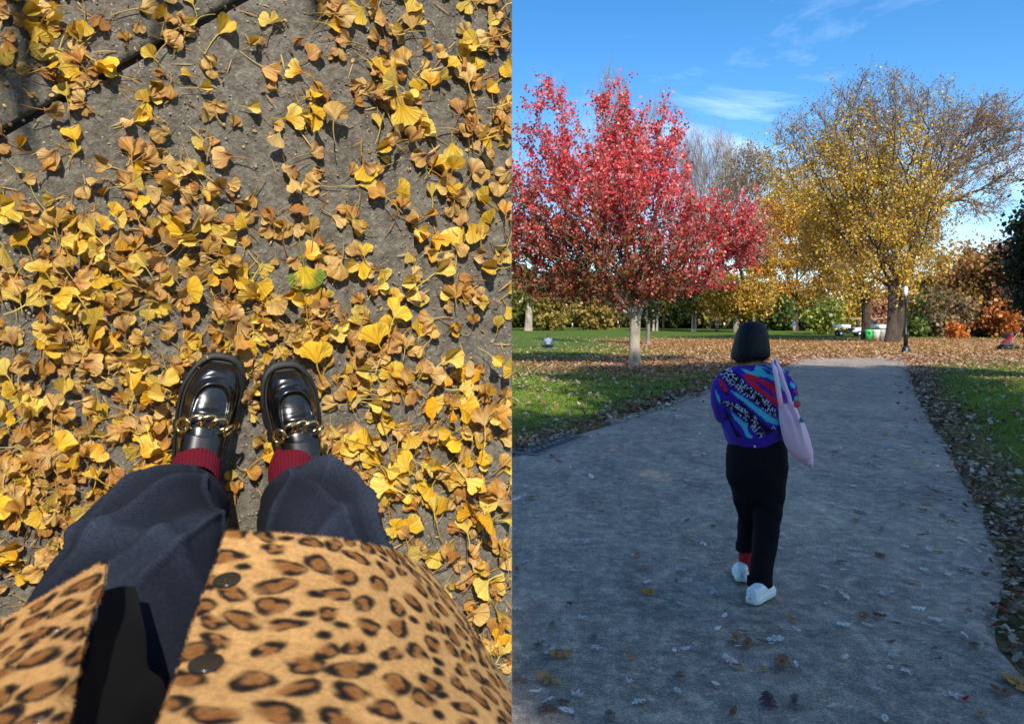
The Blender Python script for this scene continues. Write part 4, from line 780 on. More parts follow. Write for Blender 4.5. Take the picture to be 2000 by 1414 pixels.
def path_leaf(px, py, kind, colr, size, seed, label, group=None, rot=None):
    key = (kind, seed % 7, colr)
    if key not in DL:
        V, q, t, tq = dead_leaf(kind, seed % 7+40*len(kind)); c = np.tile(np.array(colr[:3]), (len(V), 1)); DL[key] = mk('fallen_leaf', V, [np.vstack([q, tq]), t], colors=c, smooth=True); DL[key].materials.append(M_FALL)
    p = gnd(px, py); o = bpy.data.objects.new('fallen_leaf', DL[key]); col.objects.link(o); sc = size; o.scale = (sc, sc, sc*rng.uniform(.45, 1.0)); zz = pth_z(p.x, p.y) if onpath(p.x, p.y) else .04; o.location = (p.x, p.y, zz+.002); 
    # the pixel was taken on flat ground: bring the leaf a touch nearer for the raised crown
    k = 1-(zz/EYE); o.location.x *= k; o.location.y *= k
    o.rotation_euler = (rng.normal(0, .15), rng.normal(0, .15), rng.uniform(0, 6.28) if rot is None else rot); return tag(o, label, 'leaf', group)
OAK, DOAK, PINK, LILAC, GREY, YLW, RED_, PALE, AMB = C(176, 132, 86), C(132, 92, 62), C(238, 208, 200), C(204, 190, 192), C(126, 112, 104), C(222, 178, 40), C(200, 48, 52), C(226, 218, 206), C(214, 150, 66)
for px, py, kd, cl, sz, lb in [(1090, 1278, 'oak', OAK, .125, 'large tan oak leaf with many lobes on the path, lower left'), (1072, 1328, 'oak', OAK, .125, 'curled tan oak leaf on the path below the lobed one, lower left'), (1070, 1384, 'oak', DOAK, .09, 'crumpled brown oak leaf near the bottom left of the path'), (1126, 1358, 'maple', PINK, .085, 'pale pink leaf with pointed lobes near the bottom left of the path'), (1106, 1387, 'plain', PINK, .07, 'small pale pink leaf at the bottom left of the path'), (1230, 1331, 'maple', PINK, .055, 'small pink leaf standing on edge, bottom of the path'), (1436, 1248, 'oak', OAK, .085, 'tan oak leaf on the path below the walking woman'), (1448, 1303, 'plain', AMB, .05, 'small orange leaf on the path below the tan oak leaf'), (1318, 1271, 'plain', PINK, .065, 'narrow pale pink leaf, left one of a touching pair on the path'), (1340, 1266, 'plain', LILAC, .075, 'lilac grey leaf, right one of a touching pair on the path'), (1394, 1158, 'maple', LILAC, .085, 'lilac maple leaf lying left of the white sneakers'), (1268, 1156, 'oak', AMB, .09, 'rusty oak leaf left of the woman, the lower of two'), (1258, 1106, 'oak', OAK, .08, 'brown oak leaf left of the woman, the upper of two'), (1264, 1136, 'plain', PALE, .06, 'white curled leaf between two brown oak leaves on the path'), (1527, 1294, 'oak', DOAK, .13, 'large brown oak leaf on edge at the bottom middle of the path'), (1555, 1297, 'plain', PINK, .05, 'small pink leaf beside the large brown oak leaf'), (1500, 1372, 'oak', C(84, 62, 66), .12, 'dark purple brown leaf pressed flat at the bottom of the path'), (1547, 1208, 'oak', OAK, .06, 'small ragged tan leaf right below the woman'), (1829, 1072, 'plain', YLW, .075, 'yellow leaf among pale ones on the right of the path'), (1786, 906, 'maple', YLW, .10, 'bright yellow leaf lying alone on the right of the path'), (1804, 1112, 'plain', PALE, .07, 'white pointed leaf on the right of the path'), (1808, 1093, 'maple', LILAC, .08, 'lilac grey leaf just above the white pointed leaf'), (1902, 1260, 'plain', DOAK, .095, 'long brown leaf near the right edge of the path'), (1884, 1241, 'plain', PALE, .06, 'pale curled leaf touching the long brown leaf'), (1887, 1363, 'plain', RED_, .045, 'tiny red leaf at the bottom right of the path'), (1954, 1188, 'plain', RED_, .06, 'red leaf at the grass edge on the right'), (1984, 1335, 'oak', AMB, .15, 'large golden oak leaf at the bottom right corner'), (1010, 1112, 'plain', RED_, .075, 'crimson leaf at the left edge of the path'), (1090, 900, 'plain', RED_, .11, 'dull red leaf on the path below the drain grate'), (1042, 972, 'oak', OAK, .13, 'ragged tan leaf on the left of the path below the grate'), (1730, 848, 'oak', AMB, .13, 'brown star shaped leaf on the path right of the pink bag'), (1680, 1000, 'oak', DOAK, .10, 'curled dark brown leaf on the path right of the trousers'), (1763, 985, 'maple', GREY, .10, 'flat grey leaf on the path, right side'), (1596, 1108, 'plain', PALE, .06, 'pale pointed leaf right of the dark trousers'), (1523, 1070, 'plain', PALE, .05, 'small pale leaf touching the dark trouser leg'), (1668, 1072, 'maple', LILAC, .08, 'pair of lilac leaves on the path right of the woman')]:
    path_leaf(px, py, kd, cl, sz*.86, px, lb)
def leaf_lab(cl, px, py):
    nm = {PALE: 'small pale leaf', PINK: 'small pinkish leaf', LILAC: 'small lilac grey leaf', DOAK: 'small dark brown leaf', OAK: 'small tan leaf', GREY: 'small dull grey leaf'}[cl]
    zn = 'at the far end of the path' if py < 760 else ('on the path left of the woman' if px < 1420 else 'on the path right of the pink bag') if py < 1000 else ('on the near path at the lower left' if px < 1480 else 'on the near path at the lower right'); return nm+' '+zn, nm+' '+zn
n = 0
while n < 215:
    py = 705+(rng.random()**2.0)*700; px = rng.uniform(1003, 1990); p = gnd(px, py)
    if dist_path(p.x, p.y) > -.12 or p.y > 31: continue
    if 1420 < px < 1600 and py > 700 and py < 1180: continue
    cl = [PALE, PINK, LILAC, PALE, DOAK, OAK, GREY][int(rng.integers(7))]; kd = ['plain', 'plain', 'maple', 'oak'][int(rng.integers(4))]
    path_leaf(px, py, kd, cl, rng.uniform(.034, .062)*(1+p.y*.045), int(rng.integers(99)), *leaf_lab(cl, px, py)); n += 1
# =================================================================== trees
def grow(base, fork, env, N_, bf, r_trunk, r_tip=.006, lean=(0, 0), seed=0, smooth=2, trunk_n=7, keep=None):
    # spanning tree from the trunk through points filling the crown: short wiring weighed against short paths
    r = np.random.default_rng(seed); base = np.array(base, float); fork = np.array(fork, float); vol = np.array([e[3]*e[4]*e[5] for e in env]); pr = vol/vol.sum(); P = []
    while len(P) < N_:
        e = env[r.choice(len(env), p=pr)]; v = r.normal(0, 1, 3); v /= np.linalg.norm(v); v *= r.random()**(.40); p = np.array(e[:3])+v*np.array(e[3:6])
        if keep is None or keep(p): P.append(p)
    P = np.array(P); tr = [base+(fork-base)*s+np.array([math.sin(s*5+seed), math.cos(s*4+seed), 0])*.04*s*np.linalg.norm(fork-base)*.3 for s in np.linspace(0, 1, trunk_n)]
    nodes = np.vstack([tr, P]); nT = trunk_n; M = len(nodes); par = np.full(M, -1); par[1:nT] = np.arange(nT-1); path = np.zeros(M); path[nT-1] = 0
    cost = np.full(M, np.inf); bp = np.full(M, nT-1); un = np.ones(M, bool); un[:nT] = False; path[:nT] = np.linalg.norm(nodes[:nT]-nodes[nT-1], axis=1)*3
    last = nT-1; cost[un] = np.linalg.norm(nodes[un]-nodes[last], axis=1); order = list(range(nT))
    for _ in range(N_):
        i = int(np.argmin(np.where(un, cost, np.inf))); un[i] = False; par[i] = bp[i]; path[i] = path[bp[i]]+np.linalg.norm(nodes[i]-nodes[bp[i]]); order.append(i)
        d = np.linalg.norm(nodes-nodes[i], axis=1)+bf*path[i]; b = un & (d < cost); cost[b] = d[b]; bp[b] = i
    tips = np.zeros(M); kids = np.zeros(M, int)
    for i in range(M):
        if par[i] >= 0: kids[par[i]] += 1
    for i in order[::-1]:
        if kids[i] == 0: tips[i] = 1
        if par[i] >= 0: tips[par[i]] += tips[i]
    for _ in range(smooth):
        acc = np.zeros_like(nodes); cnt = np.zeros(M)
        np.add.at(acc, par[1:][par[1:] >= 0], nodes[1:][par[1:] >= 0]); np.add.at(cnt, par[1:][par[1:] >= 0], 1)
        new = nodes.copy(); mid = (kids > 0) & (np.arange(M) >= nT); new[mid] = .5*nodes[mid]+.25*nodes[par[mid]]+.25*acc[mid]/cnt[mid][:, None]; nodes = new
    ex = math.log(r_trunk/r_tip)/math.log(max(tips.max(), 2)); rad = r_tip*tips**ex
    return nodes, par, rad, kids, nT
def tubes(A, B, ra, rb, k):
    n = len(A); T_ = B-A; L_ = np.linalg.norm(T_, axis=1)[:, None]+1e-9; T_ = T_/L_; ref = np.where(np.abs(T_[:, 2:3]) < .9, [[0, 0, 1.]], [[1., 0, 0]]); u = np.cross(T_, ref); u /= np.linalg.norm(u, axis=1)[:, None]; w = np.cross(T_, u)
    a = np.linspace(0, 2*np.pi, k, endpoint=False); ring_ = np.cos(a)[None, :, None]*u[:, None]+np.sin(a)[None, :, None]*w[:, None]; Va = A[:, None]+ring_*ra[:, None, None]; Vb = B[:, None]+T_[:, None]*(rb*.25)[:, None, None]+ring_*rb[:, None, None]
    V = np.concatenate([Va, Vb], 1).reshape(-1, 3); j = np.arange(k); f = np.stack([j, (j+1) % k, k+(j+1) % k, k+j], -1)[None]+(np.arange(n)*2*k)[:, None, None]; return V, f.reshape(-1, 4)
def mat_bark(name, c1, c2, sc=6):
    m, nt, b = newmat(name); tcn = N(nt, 'ShaderNodeTexCoord'); mpn = N(nt, 'ShaderNodeMapping'); mpn.inputs['Scale'].default_value = (1, 1, .25); nt.links.new(tcn.outputs['Object'], mpn.inputs[0]); n = noise(nt, mpn.outputs[0], sc, 6, .75); n2 = noise(nt, tcn.outputs['Object'], 1.3, 3)
    c = ramp(nt, n.outputs['Fac'], [(.35, c1), (.65, c2)]).outputs[0]; c = mixc(nt, .5, c, ramp(nt, n2.outputs['Fac'], [(.35, c1), (.62, c2)]).outputs[0]); nt.links.new(c, b.inputs['Base Color']); b.inputs['Roughness'].default_value = .95; bump(nt, b, n.outputs['Fac'], 1.0, .12); return m
BARK = mat_bark('bark_brown', C(34, 27, 22), C(92, 76, 60), 9); BARK_PALE = mat_bark('bark_pale', C(110, 98, 82), C(186, 172, 150), 4); BARK_GREY = mat_bark('bark_grey', C(104, 94, 84), C(156, 144, 130)); BARK_TWIG = mat_bark('bark_twig', C(118, 100, 88), C(160, 138, 120))
M_LEAF = mat_leaf('tree_leaf', .45, .35, .2, .45, 3)
def tree(name, label, cat, base, fork, env, N_, r_trunk, leaves, bf=.35, bark=BARK, r_tip=.006, seed=1, twigs=0, twig_len=.5, group=None, keep=None, min_r=.03, flare=1.6, tip_up=.5, leafkeep=None, buds=None):
    nodes, par, rad, kids, nT = grow(base, fork, env, N_, bf, r_trunk, r_tip, seed=seed, keep=keep); r = np.random.default_rng(seed+5)
    root = tag(empty(name, base), label, cat, group); i = np.arange(1, len(nodes)); A, B = nodes[par[i]], nodes[i]; ra = np.minimum(rad[par[i]], rad[i]*1.6); rb = rad[i]; tm = i < nT; ra = np.where(tm, rad[par[i]], ra)
    s = np.linspace(0, 1, nT); ra[:nT-1] *= 1+(flare-1)*np.exp(-s[:-1]*7); rb[:nT-1] *= 1+(flare-1)*np.exp(-s[1:]*7)
    Vs, Fs, n0 = [], [], 0
    for lo, hi, k in ((.045, 99, 9), (.014, .045, 5), (0, .014, 3)):
        m = (rb >= lo) & (rb < hi)
        if m.any(): V, f = tubes(A[m], B[m], ra[m], rb[m], k); Vs.append(V); Fs.append(f+n0); n0 += len(V)
    tipi = np.where((rad < min_r) & (np.arange(len(nodes)) >= nT))[0]; TA = TB = None
    if twigs:
        src = np.repeat(tipi, twigs); out = nodes[src]-nodes[par[src]]; out /= np.linalg.norm(out, axis=1)[:, None]+1e-9; dv = out*.7+r.normal(0, .55, out.shape); dv[:, 2] += tip_up; dv /= np.linalg.norm(dv, axis=1)[:, None]; ln_ = twig_len*r.uniform(.4, 1.3, len(src))[:, None]
        st_ = nodes[par[src]]+(nodes[src]-nodes[par[src]])*r.random((len(src), 1)); TA = st_; TB = TA+dv*ln_; V, f = tubes(TA, TB, np.full(len(src), r_tip*.9), np.full(len(src), r_tip*.45), 3); tw_ = link('twigs', mk('twigs', V, f, smooth=True), None, BARK_TWIG); tw_['kind'] = 'stuff'; adopt(tw_, root)
    me = mk('trunk', np.concatenate(Vs), np.concatenate(Fs), smooth=True); adopt(link('trunk', me, None, bark), root)
    if leaves:
        n, size, sig, pal = leaves
        src = r.choice(tipi, n); Pp = nodes[par[src]]+(nodes[src]-nodes[par[src]])*r.random((n, 1))
        if TA is not None: tt = r.integers(0, len(TA), n); ch = r.random(n) < .6; Pp[ch] = (TA+(TB-TA)*r.random((len(TA), 1)))[tt[ch]]
        Pp = Pp+r.normal(0, sig, Pp.shape)
        if leafkeep is not None: Pp = Pp[leafkeep(Pp)]; n = len(Pp)
        d1 = r.normal(0, 1, (n, 3)); d1[:, 2] -= .9; d1 /= np.linalg.norm(d1, axis=1)[:, None]; d2 = np.cross(d1, r.normal(0, 1, (n, 3))); d2 /= np.linalg.norm(d2, axis=1)[:, None]; d3 = np.cross(d1, d2); s_ = size*r.uniform(.6, 1.25, n)[:, None]
        V = np.stack([Pp, Pp+d1*s_*.5+d2*s_*.42+d3*s_*.16, Pp+d1*s_, Pp+d1*s_*.5-d2*s_*.42+d3*s_*.16], 1).reshape(-1, 3); c = np.clip(pal(Pp, r), 0, 1)
        if buds:
            nb, sb, cb = buds; tt = r.integers(0, len(TA), nb); Pb = TA[tt]+(TB-TA)[tt]*r.uniform(.4, 1.05, (nb, 1))+r.normal(0, .04, (nb, 3)); e1 = r.normal(0, 1, (nb, 3)); e1 /= np.linalg.norm(e1, axis=1)[:, None]; e2 = np.cross(e1, r.normal(0, 1, (nb, 3))); e2 /= np.linalg.norm(e2, axis=1)[:, None]; zb = sb*r.uniform(.6, 1.2, (nb, 1)); Vb = np.stack([Pb, Pb+e1*zb*.5+e2*zb*.4, Pb+e1*zb, Pb+e1*zb*.5-e2*zb*.4], 1).reshape(-1, 3); V = np.vstack([V, Vb]); c = np.vstack([c, pick(cb)(Pb, r)]); n += nb
        adopt(link('crown', mk('crown', V, np.arange(4*n).reshape(-1, 4), colors=np.repeat(c, 4, 0)), None, M_LEAF), root)
    return root
def pick(cols, p=None, jitter=.15):
    cols = np.array([c[:3] for c in cols])
    def f(P, r): 
        i = r.choice(len(cols), len(P), p=p); return cols[i]*r.uniform(1-jitter, 1+jitter, (len(P), 1))*(1+.30*vnoise(P, .45, 3, 2))[:, None]
    return f
def E(px, py, d, rx, ry_px, dy=0, depth=None):
    # ellipsoid of crown seen at a pixel: pixel radii at depth d
    p = at(px, py, d+dy); return (p.x, p.y, p.z, rx*d/F, (depth if depth else (rx+ry_px)/2*d/F), ry_px*d/F)
# ---- red maple
b_ = gnd(1240, 716); bd = b_.y; REDS = [C(214, 66, 76)[:3], C(230, 102, 104)[:3], C(192, 44, 56)[:3], C(238, 150, 140)[:3], C(222, 76, 66)[:3]]; BRNS = [C(120, 62, 40)[:3], C(96, 84, 40)[:3], C(168, 92, 46)[:3], C(134, 110, 52)[:3], C(150, 52, 48)[:3]]
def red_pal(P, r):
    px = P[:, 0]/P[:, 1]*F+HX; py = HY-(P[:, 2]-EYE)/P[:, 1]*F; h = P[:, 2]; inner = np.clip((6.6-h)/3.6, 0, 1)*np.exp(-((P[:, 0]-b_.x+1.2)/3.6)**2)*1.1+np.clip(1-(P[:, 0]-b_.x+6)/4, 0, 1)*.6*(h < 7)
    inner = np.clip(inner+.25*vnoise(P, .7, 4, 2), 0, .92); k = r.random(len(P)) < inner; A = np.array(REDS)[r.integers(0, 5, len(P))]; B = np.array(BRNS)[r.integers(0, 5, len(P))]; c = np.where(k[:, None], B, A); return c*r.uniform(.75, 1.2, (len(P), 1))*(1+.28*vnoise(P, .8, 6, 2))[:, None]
env = [E(1190, 430, bd, 190, 150), E(1250, 330, bd, 100, 120), E(1200, 250, bd, 55, 90), E(1085, 280, bd, 60, 120), E(1055, 190, bd, 18, 60, -.5), E(1290, 260, bd, 45, 65), E(1330, 230, bd+.5, 12, 30), E(1390, 460, bd, 105, 85), E(1460, 440, bd, 58, 62), E(1370, 530, bd, 95, 50), E(1440, 500, bd, 60, 55), E(1180, 560, bd, 170, 42), E(1080, 500, bd, 120, 90), E(980, 420, bd, 110, 130), E(1240, 540, bd, 160, 60), E(1180, 190, bd, 16, 32), E(1020, 230, bd, 20, 60), E(1060, 165, bd, 20, 50), E(1185, 175, bd, 20, 40), E(1330, 215, bd, 18, 40)]
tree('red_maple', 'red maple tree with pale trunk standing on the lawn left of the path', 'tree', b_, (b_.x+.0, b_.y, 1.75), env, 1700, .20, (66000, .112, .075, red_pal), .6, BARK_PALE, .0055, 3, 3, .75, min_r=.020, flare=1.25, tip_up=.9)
# ---- big elm group over the end of the path
YEL_ = [C(246, 200, 60), C(234, 182, 50), C(250, 218, 110), C(218, 168, 56), C(204, 184, 70)]; GOLD = [C(228, 168, 50), C(212, 150, 40), C(240, 190, 84), C(190, 132, 46), C(232, 196, 100)]; OLIVE = [C(128, 128, 48), C(104, 110, 40), C(156, 146, 60), C(92, 96, 38)]
be = gnd(1741, 669); de = be.y; BUD = [C(132, 104, 92), C(112, 90, 84), C(150, 122, 100)]
def leaf_low(P):
    # the elm keeps its leaves low and inside; its outer top is bare
    px = P[:, 0]/P[:, 1]*F+HX; py = HY-(P[:, 2]-EYE)/P[:, 1]*F; f = (py-250)/130+.8*vnoise(P, .30, 9, 2)-np.clip(px-1800, 0, None)*.012; return rng.random(len(P)) < np.clip(f, .05, 1)
env = [E(1740, 320, de, 150, 140), E(1720, 240, de, 140, 105), E(1630, 310, de, 115, 120), E(1545, 330, de, 58, 105), E(1830, 250, de, 70, 90), E(1790, 480, de, 75, 80), E(1700, 480, de, 95, 70), E(1765, 560, de-1.5, 42, 45), E(1580, 260, de, 75, 65), E(1690, 185, de, 80, 50), E(1790, 190, de, 80, 50), E(1660, 545, de, 55, 40)]
tree('elm_tree', 'tall yellowing elm with thick dark trunk beside the black lamp post', 'tree', be, (be.x+.1, be.y, 4.4), env, 1500, .37, (52000, .205, .32, pick(YEL_)), .55, BARK, .012, 5, 4, 1.15, min_r=.045, flare=1.6, leafkeep=leaf_low, buds=(16000, .13, BUD))
b2 = gnd(1692, 663); d2 = b2.y
env = [E(1710, 420, d2, 110, 110), E(1640, 480, d2, 95, 95), E(1770, 450, d2, 80, 100), E(1690, 550, d2, 70, 48), E(1620, 410, d2, 70, 80), E(1610, 560, d2, 50, 40), E(1790, 540, d2, 55, 50)]
tree('elm_tree', 'slimmer elm with forked trunk rising behind the green bin', 'tree', b2, (b2.x-.1, b2.y, 4.8), env, 1300, .40, (42000, .21, .36, pick(GOLD+[OLIVE[2]])), .5, BARK, .011, 6, 2, 1.0, min_r=.05, flare=1.3, leafkeep=lambda P: vnoise(P, .34, 21, 2) > -.28)
env = [E(1900, 260, de+3, 75, 70), E(1950, 240, de+3, 55, 60), E(1965, 330, de+3, 45, 70), E(1880, 350, de+3, 60, 55), E(1910, 410, de+3, 60, 30), E(1850, 290, de+3, 40, 80), E(2000, 260, de+3, 30, 60)]
b3 = Vector((be.x+1.6, be.y+2.5, 0)); f3 = at(1800, 410, de+3)
tree('elm_tree', 'nearly bare elm spreading dark limbs to the right edge of the sky', 'tree', b3, f3, env, 560, .36, (1600, .22, .4, pick(GOLD)), .55, BARK, .014, 8, 7, 1.1, min_r=.05, flare=1.3, tip_up=.15, buds=(9000, .13, BUD))
# ---- yellow tree left of the elm
b4 = gnd(1553, 648); d4 = b4.y; env = [E(1550, 470, d4, 90, 115), E(1500, 520, d4, 60, 85), E(1610, 480, d4, 60, 100), E(1540, 390, d4, 70, 60), E(1490, 440, d4, 40, 75), E(1570, 575, d4, 85, 32), E(1490, 580, d4, 45, 35)]
tree('golden_tree', 'golden leaved tree with straight dark trunk behind the woman', 'tree', b4, (b4.x, b4.y, 5.5), env, 1000, .50, (52000, .34, .5, pick(GOLD+[C(214, 172, 60)])), .4, BARK, .012, 11, 1, .9, min_r=.06, flare=1.3, leafkeep=lambda P: vnoise(P, .22, 25, 2) > -.32)
b5 = gnd(1437, 652); d5 = b5.y; env = [E(1440, 575, d5, 62, 42), E(1410, 585, d5, 50, 34), E(1470, 585, d5, 45, 36)]
tree('golden_tree', 'smaller yellow tree with pale trunk seen left of the dark hair', 'tree', b5, (b5.x, b5.y, 2.4), env, 400, .42, (13000, .36, .5, pick(GOLD+OLIVE[:2])), .4, BARK_GREY, .012, 12, 1, .8, min_r=.06, flare=1.3)
# ---- bare trees
b6 = Vector((at(1400, 640, 112).x, 112, 0)); env = [E(1375, 350, 112, 60, 95), E(1345, 320, 112, 35, 80), E(1410, 330, 112, 40, 80), E(1330, 420, 112, 50, 90), E(1380, 460, 112, 60, 80)]
tree('bare_tree', 'leafless pale tree with upright twigs behind the red maple', 'tree', b6, (b6.x, b6.y, 9.0), env, 1100, .22, None, .8, BARK_TWIG, .017, 14, 5, 2.6, min_r=.08, tip_up=.9)
b6 = Vector((at(1243, 640, 50).x, 50, 0)); env = [E(1195, 200, 50, 40, 60), E(1195, 320, 50, 60, 100), E(1275, 230, 50, 30, 50)]
tree('bare_tree', 'leafless tree whose thin top twigs show above the red maple', 'tree', b6, (b6.x, b6.y, 5), env, 500, .11, None, .8, BARK_TWIG, .009, 15, 4, 1.3, min_r=.05, tip_up=1.2)
b7 = Vector((at(1472, 640, 110).x, 110, 0)); env = [E(1455, 340, 90, 60, 62), E(1430, 400, 90, 60, 60), E(1480, 330, 90, 40, 55), E(1450, 460, 90, 70, 60)]
tree('thin_tree', 'round topped tree with grey twigs and a few tan leaves behind', 'tree', b7, (b7.x, b7.y, 2.5), env, 1200, .22, (5200, .30, .5, pick([C(150, 118, 70), C(128, 106, 66), C(170, 138, 80)])), .5, BARK_GREY, .012, 16, 4, 1.2, min_r=.05)
# ---- young tree behind the maple
b8 = gnd(1266, 673); d8 = b8.y; env = [E(1268, 590, d8, 20, 40), E(1268, 540, d8, 22, 50), E(1262, 470, d8, 16, 40)]
tree('young_tree', 'slim dark green young tree just right of the maple trunk', 'tree', b8, (b8.x, b8.y, 1.6), env, 220, .13, (5200, .17, .2, pick([C(46, 62, 26), C(58, 76, 30), C(38, 50, 22)])), .4, BARK_GREY, .006, 17)
# ---- woods round the lawn: every tree its own
RUST = [C(164, 106, 58), C(142, 92, 50), C(184, 124, 66), C(124, 102, 54), C(110, 104, 54)]; ORG = [C(214, 124, 50), C(196, 104, 42), C(224, 146, 64), C(170, 96, 42)]; GRN_ = [C(84, 104, 42), C(108, 124, 48), C(66, 86, 36), C(132, 138, 60)]; LIME = [C(150, 152, 58), C(118, 130, 50), C(172, 170, 76), C(92, 104, 46)]; TAN_ = [C(140, 112, 70), C(118, 92, 58), C(160, 130, 84)]; DARK = [C(44, 58, 34), C(58, 70, 38), C(36, 48, 30)]; PNK = [C(178, 128, 96), C(160, 112, 82), C(192, 142, 106)]
def wood(px, top, hw, d, pal, label, name='woodland_tree', dens=1.0, low=.25, bark=BARK, seed=None, leafsz=None, ntw=1, trunk_px=None, cat='tree'):
    seed = int(px*3+top) if seed is None else seed; x = (px-HX)/F*d; z0 = float(gz(x, d)); base = Vector((x, d, z0)); ztop_ = EYE+(HY-top)/F*d; H = ztop_-z0; w = hw*d/F; r = np.random.default_rng(seed); env = []
    for k in range(7):
        a = r.uniform(-1, 1); zz = z0+H*r.uniform(low+.15, .78); env.append((x+a*w*.55, d+r.uniform(-.5, .5)*w, zz, w*r.uniform(.35, .6), w*r.uniform(.35, .6), H*r.uniform(.14, .24)))
    env.append((x, d, z0+H*.74, w*.55, w*.55, H*.26)); env.append((x, d, z0+H*(low+.2), w*.9, w*.8, H*.2)); n = int(np.clip(w*H*110*dens, 900, 15000)); sz = leafsz or np.clip(d*.0052, .22, .75)
    return tree(name, label, cat, base, (x+r.uniform(-.3, .3), d, z0+H*max(low, .08)), env, int(np.clip(60+w*H*2.2, 90, 420)), max(.10, H*.026), (n, sz, w*.09+.12, pick(pal)) if dens > 0 else None, .4, bark, .014, seed, ntw, H*.07, 'trees of the wood round the lawn', min_r=.08, tip_up=.4)
wood(1895, 478, 125, 100, [C(190, 130, 72), C(168, 116, 64), C(206, 148, 84), C(146, 122, 66), C(132, 120, 64)], 'broad rust brown oak dome at the right behind the grey shrubs', dens=3, low=.12)
wood(1812, 560, 42, 84, GRN_+TAN_[:1], 'olive green tree just right of the black lamp post', dens=1.5, low=.05)
wood(1790, 618, 26, 78, GRN_, 'low green leafy bush beside the second lamp post', 'bush', 1.6, .02, cat='bush')
wood(1606, 578, 52, 92, LIME, 'bright yellow green rounded tree right of the distant walker', dens=1.7, low=.12)
wood(1655, 590, 40, 100, GOLD+OLIVE, 'olive gold tree above the white utility cart', dens=1.5, low=.1)
wood(1716, 575, 40, 90, PNK, 'pinkish orange tree between the two elm trunks', dens=1.5, low=.1)
wood(1845, 560, 48, 80, TAN_, 'grey brown nearly bare shrub with upright stems right of the lamp', 'shrub', .35, .04, BARK_GREY, ntw=6, cat='shrub')
wood(1885, 575, 40, 80, TAN_, 'grey leafless shrub standing over the small orange bush', 'shrub', .18, .04, BARK_GREY, ntw=7, cat='shrub')
wood(1866, 632, 20, 74, ORG+[C(230, 140, 60)], 'small bright orange bush at the foot of bare shrubs', 'bush', 2.2, .02, cat='bush')
wood(1958, 588, 46, 76, ORG+RUST[:1], 'orange leaved tree behind the stroller', dens=1.7, low=.1)
wood(1920, 620, 30, 78, DARK+GRN_[:1], 'dark green thicket left of the stroller', 'bush', 1.6, .02, cat='bush')
wood(1995, 590, 35, 82, RUST+ORG[:1], 'rusty tree at the far right edge behind the stroller', dens=1.5, low=.05)
wood(1975, 450, 62, 95, [C(140, 80, 66), C(160, 98, 70), C(120, 84, 60)], 'tall thin leaved reddish tree at the right edge', dens=.6, low=.2, ntw=4)
wood(1840, 600, 30, 88, TAN_+RUST, 'small tan tree behind the bare shrubs', dens=1.2, low=.05)
for k, (px, top, hw, d, pal, lb) in enumerate([(1020, 560, 60, 128, OLIVE+RUST[:1], 'olive brown tree at the left edge of the far wood'), (1075, 605, 44, 108, [C(190, 156, 66), C(150, 132, 58), C(132, 128, 58)], 'yellow orange tree on the far lawn behind the seated person'), (1110, 560, 60, 135, RUST+OLIVE, 'brown olive tree in the far wood behind the yellow one'), (1165, 575, 55, 130, OLIVE+TAN_, 'grey olive tree in the far wood left of the maple trunk'), (1160, 625, 40, 112, [C(172, 132, 66), C(150, 128, 60), C(126, 118, 58)], 'low orange yellow tree at the wood edge left of the maple'), (1225, 570, 50, 132, DARK+OLIVE, 'dark tree of the far wood behind the maple trunk'), (1300, 560, 60, 128, DARK+GRN_, 'dark green tree of the far wood right of the maple trunk'), (1350, 575, 50, 135, OLIVE+TAN_, 'dull olive tree of the far wood with thin white stems'), (1400, 560, 55, 130, TAN_+OLIVE, 'tan tree of the far wood left of the woman'), (1480, 560, 60, 132, DARK+OLIVE, 'dark olive tree of the far wood behind the woman'), (1530, 575, 40, 120, GRN_, 'green tree of the far wood near the distant lamp'), (1580, 560, 60, 135, OLIVE+GOLD, 'yellow olive tree of the far wood behind the walker'), (1690, 560, 60, 130, OLIVE+GOLD[:2], 'gold olive tree of the far wood behind the carts'), (1760, 560, 60, 125, RUST+GRN_[:2], 'brown green tree of the far wood behind the thick trunk'), (1835, 530, 55, 128, OLIVE+RUST[:2], 'olive rust tree of the far wood right of the lamp post'), (1940, 560, 60, 110, DARK+RUST, 'dark brown tree of the far wood at the right'), (960, 560, 60, 125, OLIVE, 'olive tree of the far wood outside the left edge'), (890, 550, 70, 130, RUST, 'brown tree of the far wood well outside the left edge'), (2060, 540, 70, 105, RUST+DARK, 'rust tree of the far wood outside the right edge')]):
    wood(px, top, hw, d, pal, lb, dens=1.3, low=.1) if px > 1450 else wood(px, top-45, hw, d, pal, lb, dens=1.9, low=.06)
# understorey that closes the wood
for k, (px, hw, d, lb) in enumerate([(1040, 70, 140, 'low dark hedge of the far wood at the left'), (1150, 70, 142, 'low dark hedge of the far wood behind the seated person'), (1260, 70, 140, 'low dark hedge of the far wood behind the maple trunk'), (1370, 70, 142, 'low dark hedge of the far wood right of the maple'), (1490, 70, 140, 'low dark hedge of the far wood behind the woman'), (1600, 70, 135, 'low dark hedge of the far wood behind the green tree'), (1700, 70, 132, 'low dark hedge of the far wood behind the carts'), (1820, 80, 118, 'low dark hedge of the far wood behind the bare shrubs'), (1950, 80, 112, 'low dark hedge of the far wood behind the stroller')]):
    wood(px, 602, hw, d, DARK+OLIVE[:1]+TAN_[:1], lb, 'hedge', 1.5, .0, cat='hedge', leafsz=.8)
